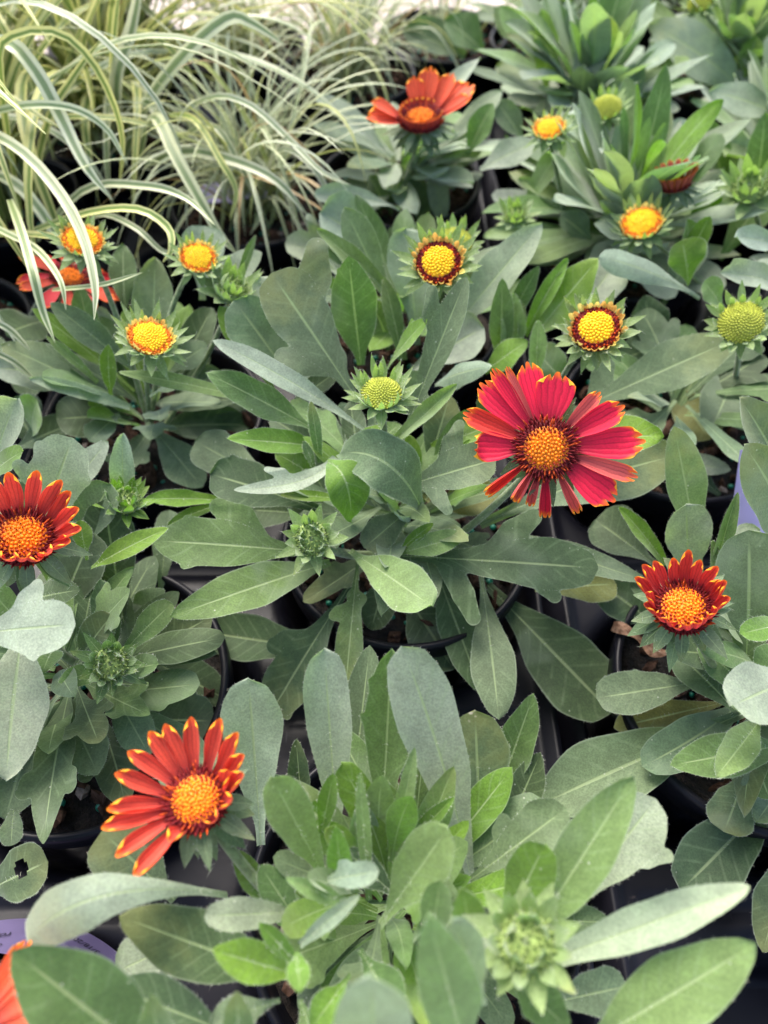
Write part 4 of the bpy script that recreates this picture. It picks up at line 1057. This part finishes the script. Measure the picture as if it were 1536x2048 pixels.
for (x, y, z, rp, hr) in ((300, 676, 7.5, 47, True), (396, 516, 7.6, 38, True), (165, 482, 8.4, 42, True)):
    fl, c, r, ax = flower(PL[E], x, y, z, rp*.95, (rng.uniform(-.1, .1), rng.uniform(.6, .85)), 'earlyY', (), 'early', 'v', hairs=hr, label={300: 'nearest yellow button bloom, under the upright grey leaf', 396: 'yellow button bloom near the black grass pot', 165: 'yellow button bloom crossed by a grass blade'}[x])
    b = P(300, 860, 0); stem(PL[E], [b, (b+c)/2+np.array([0, .008, .012]), c-ax*r*.6])
fl, c, r, ax = flower(PL[E], 462, 580, 6.5, 34, (.15, .8), 'tight', (), 'tight', 'v'); stem(PL[E], [P(330, 850, 0), P(420, 700, 3), c-ax*r*.6])

# ---- K, red ragged petals behind the grass at left
K = 'K'
crown_leaves(K, 24, 5, 60, .04, .065, .012, .018, 'dgmp', hires=False)
pet = [(a, dict(L=2.0, W=.8, el=-10+rng.uniform(-15, 20), bend=-10, roll=rng.uniform(.4, 2.5), col=(.60, .02, .03) if i % 2 else (.6, .06, .02), yel=.1)) for i, a in enumerate(range(0, 360, 28))]
fl, c, r, ax = flower(PL[K], 140, 556, 4.6, 36, (0, .9), 'open', pet, 'std', hairs=False); stem(PL[K], [P(60, 640, 0), P(90, 590, 3), c-ax*r*.6])

# ---- J, bottom left corner
J = 'J'
pet = [(a, dict(L=2.3, W=.9, el=10, roll=1.2, col=(.70, .09, .03), yel=.18)) for a in (100, 70, 62, 40, 20, 135, 165, 200, 240, 280, 320, 350)]
fl, c, r, ax = flower(PL[J], -75, 2085, 8.0, 62, (-.1, .3), 'open', pet, 'std', hairs=False)
stem(PL[J], [np.array([-.118, -.04, -.01]), np.array([-.12, -.03, .03]), c-ax*r*.6])
crown_leaves(J, 9, 5, 50, .035, .05, .010, .014, 'dgm', az=(150, 390))

# ---- plants further back on the right
BACK = {
 'H': (.010, .468, 'blanket flower carrying the red side on bloom beside the grasses'),
 'I': (.148, .396, 'blanket flower with a small yellow button bloom among silvery leaves, upper right'),
 'L': (.275, .322, 'blanket flower at the right edge with a spiky yellow button bloom'),
 'M': (.275, .468, 'blanket flower near the right edge with a fading red bloom'),
 'N': (.148, .542, 'blanket flower with upright leaves and a yellow green bud, top right'),
 'O': (.405, .396, 'leafy blanket flower without blooms, cut by the right edge'),
 'Q': (.275, .614, 'leafy blanket flower with one broad silvery leaf, top right'),
 'S': (.405, .542, 'leafy blanket flower further back at the right edge'),
 'T': (.148, .688, 'leafy blanket flower at the top edge beside the bare concrete'),
 'U': (.275, .760, 'leafy blanket flower at the top edge right of its neighbour by the concrete'),
 'X': (.405, .820, 'leafy blanket flower farthest back at the top right edge'),
 'V': (.405, .688, 'leafy blanket flower in the top right corner'),
 'W': (.535, .610, 'leafy blanket flower seen only in the outermost top right corner')}
for k, (x, y, lab) in BACK.items():
    plant(k, x, y, lab, rng.uniform(0, 6))
    if k == 'H':
        crown_leaves(k, 26, 4, 32, .045, .066, .014, .019, 'gpspsv'); crown_leaves(k, 10, 40, 75, .035, .05, .010, .015, 'gpmv', az=(-80, 80)); continue
    crown_leaves(k, 30, 5, 45, .055, .088, .015, .022, 'gpspsv', z=.004)
    crown_leaves(k, 20, 38, 70, .055, .090, .015, .022, 'gpspvm', z=.01)
    crown_leaves(k, 8, 55, 85, .03, .05, .006, .011, 'yvmg', z=.03)
crown_leaves('I', 16, 6, 42, .06, .09, .015, .022, 'gpsgmv', az=(100, 265), z=.01)
crown_leaves('H', 12, 6, 45, .05, .08, .015, .021, 'gpsgv', az=(-75, 40), z=.008)
crown_leaves('L', 12, 10, 55, .06, .09, .015, .022, 'gpsgv', az=(100, 250), z=.01)
crown_leaves('N', 14, 10, 60, .06, .10, .016, .023, 'gpssv', az=(120, 330), z=.015)
crown_leaves('G', 10, 20, 60, .045, .065, .012, .017, 'gpgmv', az=(10, 130), z=.006)
# leaves one can pick out
LY('N', (1092, 180), (1082, 18), 52, 'e', 'v')
LY('N', (1140, 205), (1202, 84), 64, 'r', 's', Y=.52)
LY('N', (1218, 240), (1288, 124), 56, 'e', 's', Y=.52)
LY('Q', (1482, 178), (1298, 48), 84, 'e', 's', Y=.56)
LY('I', (1288, 430), (1290, 270), 68, 'r', 's', Y=.40, lobes=((1, .4, .3),))
LY('M', (1450, 370), (1396, 240), 54, 'e', 'm', Y=.44)
LY('M', (1482, 370), (1448, 250), 62, 'e', 's', Y=.45)
LY('M', (1570, 235), (1418, 182), 56, 'e', 's', Y=.46)
LY('L', (1508, 380), (1530, 225), 60, 'e', 'm', Y=.40)
LY('I', (1030, 450), (1132, 282), 42, 'o', 'v', Y=.40)
LY('I', (960, 340), (1074, 284), 52, 'e', 's', Y=.42)
LY('H', (935, 310), (986, 206), 46, 'e', 'm', Y=.44)
LY('H', (1045, 280), (990, 200), 46, 'e', 'g', Y=.46)
LY('I', (1290, 300), (1388, 250), 42, 'o', 's', Y=.45)
LY('H', (885, 460), (866, 328), 42, 'e', 's', Y=.43)
LY('T', (930, 112), (806, 62), 62, 'e', 'g', Y=.62)
LY('T', (965, 100), (890, 40), 62, 'e', 'm', Y=.62)
LY('N', (1040, 96), (990, 12), 42, 'e', 'v', Y=.58)
LY('S', (1490, 155), (1512, 72), 46, 'e', 'y', Y=.56)
LY('I', (1130, 440), (1060, 380), 60, 'e', 'm', Y=.40)
LY('I', (1100, 430), (1180, 330), 70, 'e', 'g', Y=.41)
LY('L', (1380, 480), (1440, 380), 50, 'e', 'y', Y=.37)
LY('L', (1440, 520), (1530, 390), 70, 'r', 'm', Y=.36)
LY('H', (850, 470), (800, 330), 60, 'e', 'g', Y=.44)
LY('H', (780, 440), (740, 350), 50, 'e', 'd', Y=.44)
LY('I', (1180, 480), (1120, 430), 50, 'e', 'g', Y=.37)
LY('M', (1240, 240), (1190, 180), 46, 'e', 'y', Y=.5)
pet = []
for a, L, e, Wd in ((190, 1.7, 16, 1.35), (174, 1.6, 30, .9), (100, 1.3, 50, .9), (76, 1.7, 45, 1.0), (26, 2.0, 22, 1.4), (46, 1.7, 40, .9), (8, 1.6, 28, .9)):
    pet.append((a, dict(L=L, W=Wd, el=e, roll=1.3, col=(.74, .10, .04), yel=.14)))
for a in range(195, 350, 13): pet.append((a, dict(L=.62, W=.5, el=70, roll=2.0, col=(.42, .05, .03), yel=.0)))
for a in range(60, 180, 16): pet.append((a, dict(L=.5, W=.5, el=66, roll=2.0, col=(.50, .06, .03), yel=.05)))
fl, c, r, ax = flower(PL['H'], 842, 240, at=PY(842, 240, .425), Rpx=44, lean=(0, .95), kind='open', petals=pet, bracts='std', hairs=False, label='red bloom seen from the side, petals missing at the front')
stem(PL['H'], [np.array([.01, .468, -.01]), (c+np.array([.01, .468, -.01]))/2+np.array([0, -.01, 0]), c-ax*r*.5])
for k, x, y, Y, rp, kind, ln in (('I', 1098, 258, .395, 31, 'earlyY', .9), ('N', 1212, 216, .43, 30, 'bud', .8), ('L', 1283, 447, .335, 40, 'earlyY', .75), ('L', 1500, 378, .36, 34, 'tight', .6), ('I', 1030, 432, .36, 22, 'tight', .8), ('O', 1400, 6, .60, 24, 'bud', .8)):
    fl, c, r, ax = flower(PL[k], x, y, at=PY(x, y, Y), Rpx=rp, lean=(0, ln), kind=kind, bracts={'early': 'early', 'earlyY': 'early', 'bud': 'bud', 'tight': 'tight'}[kind], hairs=(rp > 40))
    q = PL[k].location; b = np.array([q.x*.5+c[0]*.5, q.y*.5+c[1]*.5, -.005]); stem(PL[k], [b, (b+c)/2, c-ax*r*.5], hair=False)
pet = [(a, dict(L=1.3, W=.5, el=60, roll=2.5, col=(.50, .10, .07), yel=.02)) for a in range(0, 360, 22)]
fl, c, r, ax = flower(PL['M'], 1350, 372, at=PY(1350, 372, .365), Rpx=30, lean=(0, 1.2), kind='open', petals=pet, bracts='std', hairs=False)
b = np.array([c[0], c[1]+.01, -.005]); stem(PL['M'], [b, (b+c)/2, c-ax*r*.5], hair=False)

# ------------------------------------------------------------------ grasses
def blade(root, pts, width, mat, nref=None, taper=True, tint=1.0):
    pts = np.asarray(pts, float); n = 18
    # resample with Catmull-Rom
    k = len(pts); tt = np.linspace(0, k-1, n)
    P4 = np.vstack([2*pts[0]-pts[1], pts, 2*pts[-1]-pts[-2]])
    i = np.minimum(tt.astype(int), k-2); f = (tt-i)[:, None]
    p0, p1, p2, p3 = P4[i], P4[i+1], P4[i+2], P4[i+3]
    sp = .5*((2*p1)+(-p0+p2)*f+(2*p0-5*p1+4*p2-p3)*f**2+(-p0+3*p1-3*p2+p3)*f**3)
    tg = nrm(np.gradient(sp, axis=0))
    ref = nref if nref is not None else np.array([rng.normal(0, .25), rng.normal(0, .25), 1.0])
    sd = nrm(np.cross(tg, ref)); 
    for q in range(1, n):
        if np.dot(sd[q], sd[q-1]) < 0: sd[q] *= -1
    nn = np.cross(sd, tg); s = np.linspace(0, 1, n)
    wd = width/2*np.interp(s, [0, .15, .6, .85, 1], [.7, 1, .95, .6, .05] if taper else [1, 1, 1, 1, .9])
    V = []; UV = []
    for a in (-1, -.5, 0, .5, 1):
        V.append(sp+sd*(a*wd)[:, None]+nn*(.35*abs(a)*wd)[:, None]); UV.append(np.stack([np.full(n, .5+.5*a), s], -1))
    V = np.stack(V, 1).reshape(-1, 3); UV = np.stack(UV, 1).reshape(-1, 2)
    g = tint*rng.uniform(.8, 1.15)
    mesh_obj('blade', V-np.array(root.location), grid_faces(n, 5), mat, root, UV, color=(g, g, g*rng.uniform(.85, 1.05), 1))
GR = {}
def grass(k, x, y, label, fine, n, Lr, wr, seed):
    r = empty('variegated_grass', (x, y, -.1), label, 'grass', 'potted variegated grasses'); GR[k] = r
    add_pot(r, rng.uniform(0, 6))
    for i in range(n):
        a = rng.uniform(0, 6.283); el = R_(rng.uniform(52, 88)); L = rng.uniform(*Lr); droop = R_(rng.uniform(60, 175)); pw = rng.uniform(1.1, 2.2)
        p = np.array([x, y, -.008])+np.array([rng.normal(0, .011), rng.normal(0, .011), 0]); pts = [p.copy()]; m = 12; az = a; tw = rng.normal(0, .5)
        for j in range(m):
            s = (j+.5)/m; e = el-droop*s**pw; az = a+tw*s
            p = p+np.array([math.cos(az)*math.cos(e), math.sin(az)*math.cos(e), math.sin(e)])*L/m
            if p[2] < -.03: p[2] = -.03
            pts.append(p.copy())
        if rng.random() < .12:
            kq = rng.integers(6, 10)
            for q in range(kq, len(pts)): pts[q] = pts[q]-np.array([0, 0, min(.03, .006*(q-kq+1))])
        if fine is False and i % 37 == 5: pts = pts[:7]
        mat = M_BLADE_DRY if not fine and i % 37 == 5 or fine and i % 23 == 5 else M_BLADE_W if rng.random() < (.85 if fine else .4) else M_BLADE_Y
        blade(r, pts, rng.uniform(*wr), mat)
    return r
BIG = dict(fine=False, n=95, Lr=(.16, .34), wr=(.0045, .0080))
FIN = dict(fine=True, n=150, Lr=(.07, .17), wr=(.0014, .0028))
grass('g1', -.205, .545, 'broad bladed cream striped grass filling the middle left', seed=1, **BIG)
grass('g2', -.262, .445, 'broad bladed striped grass at the left edge, blades hanging over the blooms', seed=2, **BIG)
grass('g3', -.088, .447, 'fine bladed pale grass in the black pot nearest the yellow button blooms', seed=3, **FIN)
grass('g4', -.030, .625, 'fine bladed pale grass in the black pot whose soil shows beside it', seed=4, **FIN)
grass('g5', -.320, .590, 'broad bladed yellow striped grass at the upper left edge', seed=5, **BIG)
grass('g6', -.125, .680, 'fine bladed pale grass at top, left of the pink concrete', seed=6, **dict(FIN, n=90))
grass('g7', -.235, .690, 'broad bladed striped grass at the top left', seed=7, **dict(BIG, n=60))
grass('g8', .052, .700, 'thin tuft of pale grass at the top edge before the concrete', seed=8, **dict(FIN, n=26))
grass('g9', -.400, .680, 'striped grass in the outermost top left corner', seed=9, **dict(BIG, n=50))
def gb(k, pts, wpx, mat, Y, tint=1.0):
    Q = [PY(px, py, Y+dy) for (px, py, dy) in pts]
    w_ = wpx*depth_of(Q[len(Q)//2])/F
    blade(GR[k], Q, w_, mat, nref=nrm(CAM-Q[len(Q)//2])+np.array([0, 0, .4]), tint=tint)
YW, YY = M_BLADE_W, M_BLADE_Y
gb('g2', [(-120, 330, .06), (-40, 268, .03), (40, 300, 0), (115, 380, -.03), (165, 470, -.06), (190, 570, -.085), (188, 640, -.10)], 24, YW, .33, .95)
gb('g1', [(262, 380, .08), (290, 270, .05), (312, 235, .02), (350, 310, -.01), (400, 400, -.03), (440, 470, -.04), (478, 512, -.045)], 26, YW, .38)
gb('g2', [(40, 420, .03), (0, 150, .0), (20, 75, 0), (115, 65, 0), (185, 125, 0), (232, 220, 0), (246, 300, 0), (236, 385, 0)], 17, YY, .38, .9)
gb('g1', [(245, 330, .05), (290, 215, .02), (370, 110, 0), (455, 38, 0), (505, 48, 0), (570, 90, 0)], 27, YW, .44)
gb('g1', [(290, 330, .04), (370, 305, .02), (460, 320, .0), (550, 360, -.02), (615, 430, -.03)], 22, YW, .39)
gb('g2', [(20, 480, .06), (160, 430, .03), (270, 418, 0), (335, 455, -.01), (342, 500, -.02), (325, 525, -.02)], 17, YY, .30)
gb('g2', [(-60, 140, .05), (10, 85, .02), (70, 140, .01), (120, 230, 0), (170, 330, -.02), (225, 400, -.03)], 29, YW, .37)
gb('g2', [(20, 400, .05), (42, 460, .01), (65, 540, -.02), (85, 620, -.03), (110, 685, -.04)], 20, YW, .27, .95)
gb('g2', [(-60, 430, .05), (20, 470, .02), (75, 500, .0), (120, 560, -.02), (132, 620, -.03)], 15, YW, .27, .95)
gb('g2', [(105, 580, .02), (200, 570, 0), (285, 545, 0)], 10, YW, .26)
gb('g1', [(240, 300, .05), (233, 160, 0), (262, 60, 0), (285, -60, 0)], 28, YW, .46)
gb('g1', [(236, 300, .05), (226, 130, 0), (240, -40, 0)], 15, YY, .46)
gb('g2', [(-40, 230, .02), (60, 210, 0), (150, 218, 0), (215, 260, 0), (255, 330, -.01)], 16, YW, .37)
gb('g2', [(60, 560, .06), (62, 420, .03), (95, 250, 0), (150, 150, 0), (210, 70, 0)], 17, YY, .40)
gb('g1', [(330, 250, .04), (420, 195, .0), (500, 210, -.02), (580, 280, -.04), (640, 340, -.06), (700, 370, -.07)], 14, YW, .44)
gb('g2', [(-20, 640, 0), (20, 660, 0), (60, 700, 0)], 14, YW, .25)
gb('g2', [(-20, 700, 0), (30, 725, 0), (70, 760, .0)], 12, YW, .24)
gb('g1', [(340, 230, .04), (390, 240, .02), (440, 320, -.01), (472, 380, -.02), (460, 440, -.03)], 14, YY, .40)
gb('g2', [(75, 480, .05), (170, 380, .02), (290, 372, -.0), (370, 395, -.01), (430, 450, -.03)], 17, YW, .34)
gb('g2', [(-30, 470, .05), (60, 468, .02), (160, 485, .0), (215, 520, -.01)], 14, YY, .29)
gb('g2', [(150, 470, .06), (200, 430, .03), (270, 455, 0), (330, 505, -.01), (370, 480, -.01)], 12, YW, .33)
gb('g1', [(330, 300, .05), (420, 250, .02), (480, 330, .0), (520, 420, -.01), (500, 470, -.02)], 13, YW, .41)
gb('g3', [(520, 380, .03), (560, 300, .0), (620, 330, -.02), (660, 400, -.03), (640, 470, -.04)], 11, YW, .42)
# ------------------------------------------------------------------ labels and tags
def text_mesh(body, size):
    cu = bpy.data.curves.new('lettering', 'FONT'); cu.body = body; cu.size = size; cu.align_x = 'LEFT'
    ob = bpy.data.objects.new('lettering', cu); COL.objects.link(ob); bpy.context.view_layer.update()
    me = bpy.data.meshes.new_from_object(ob.evaluated_get(bpy.context.evaluated_depsgraph_get()))
    bpy.data.objects.remove(ob, do_unlink=True); return me
def pot_label():
    # lilac paper label curling off the back of the corner pot: a strip bent round an upright axis and leaning outwards
    root = PL['J']; loc = np.array(root.location); cx, cy = -.133, -.0405
    def surf(th, h, off=0.0):            # th angle round the pot, h down the strip (0 = near the rim), off = proud of the paper
        r = .0560 + h*.40 + off*.8; z = -.004 - h*.92 + off*.6
        return np.array([cx+r*math.sin(th), cy+r*math.cos(th), z])
    n, m = 48, 6; V = []; UV = []
    for j in range(m+1):
        for i in range(n+1):
            V.append(surf(-.9+1.95*i/n, .030*j/m)); UV.append((i/n, j/m))
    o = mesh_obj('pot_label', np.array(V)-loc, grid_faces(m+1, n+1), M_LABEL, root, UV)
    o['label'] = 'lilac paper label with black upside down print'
    def put(body, size, th0, h0):
        me = text_mesh(body, size)
        for v in me.vertices:            # letters run clockwise seen from above with their heads towards the rim
            th = th0 - v.co.x/.066; h = h0 - v.co.y
            p = surf(th, h, .0004)-loc; v.co = Vector(p)
        me.materials.clear(); me.materials.append(M_INK)
        t = bpy.data.objects.new('lettering', me); COL.objects.link(t); t.parent = o
    put('3/18/202', .0036, .52, .0235); put('Wi', .0036, .34, .0225); put('(0.9 q', .0047, .05, .0150); put('d by', .0036, .66, .0125); put('g.', .0047, .08, .0050)
pot_label()
def plant_tag(name, pts, label, bend=.003):
    V = []; n = 8
    a, b, c_, d = [np.asarray(p, float) for p in pts]      # bottom left, bottom right, top right, top left
    nz = nrm(np.cross(b-a, d-a))
    for th in (0, .0005):
        for j in range(n+1):
            for i in range(n+1):
                u, v = i/n, j/n
                V.append((a*(1-u)+b*u)*(1-v)+(d*(1-u)+c_*u)*v + nz*(bend*(1-(2*u-1)**2)+th))
    k = (n+1)**2; f = grid_faces(n+1, n+1); f2 = [tuple(x+k for x in reversed(q)) for q in f]
    V = np.array(V); base = V.min(0)
    o = mesh_obj(name, V-base, f+f2, M_LILAC, loc=tuple(base)); tag(o, label, 'plant tag', 'lilac plastic plant tags'); return o
plant_tag('plant_tag', [P(1455, 1085, -.5), P(1560, 1085, -.5), P(1560, 880, 3.5), P(1480, 900, 3.5)], 'lilac plastic tag standing behind the leaves at the right edge')
plant_tag('plant_tag', [P(400, 412, .3), P(470, 408, .3), P(500, 365, .8), P(395, 372, 1.0)], 'lilac plastic tag lying left on the soil of the fine grass pot')
plant_tag('plant_tag', [P(470, 402, .5), P(545, 400, .3), P(520, 366, .6), P(480, 372, 1.0)], 'lilac plastic tag lying right on the soil of the fine grass pot')
plant_tag('plant_tag', [P(370, 235, .3), P(440, 240, .3), P(440, 205, 2.0), P(380, 205, 2.0)], 'lilac plastic tag deep among the broad grass blades')
# a dry brown leaf lying on the rim of the right pot
V = []; n = 14
b0, b1 = P(1225, 1252, .2), P(1345, 1312, .6)
for i in range(n+1):
    s = i/n; p = b0*(1-s)+b1*s+np.array([0, 0, .003*math.sin(s*7)]); w_ = .0026*(math.sin(math.pi*min(1, s*.9+.12))**.6)*(1+.25*math.sin(9*s))
    for a in (-1, -.4, .3, 1): V.append(p+np.array([.35, .9, .1])*a*w_+np.array([0, 0, .0018*math.sin(a*2+s*9)]))
V = np.array(V); base = V.min(0)
o = mesh_obj('dry_leaf', V-base, grid_faces(n+1, 4), M_DEAD, loc=tuple(base)); tag(o, 'curled dry brown leaf on the pot rim under the small dark red bloom', 'dry leaf')

flush_hairs()
bad = [x for x in LENS if x[3] > .115 or x[3] < .012]
print('LEAVES', len(LENS), 'ODD', [(k, b, t, round(l, 3)) for k, b, t, l in bad])
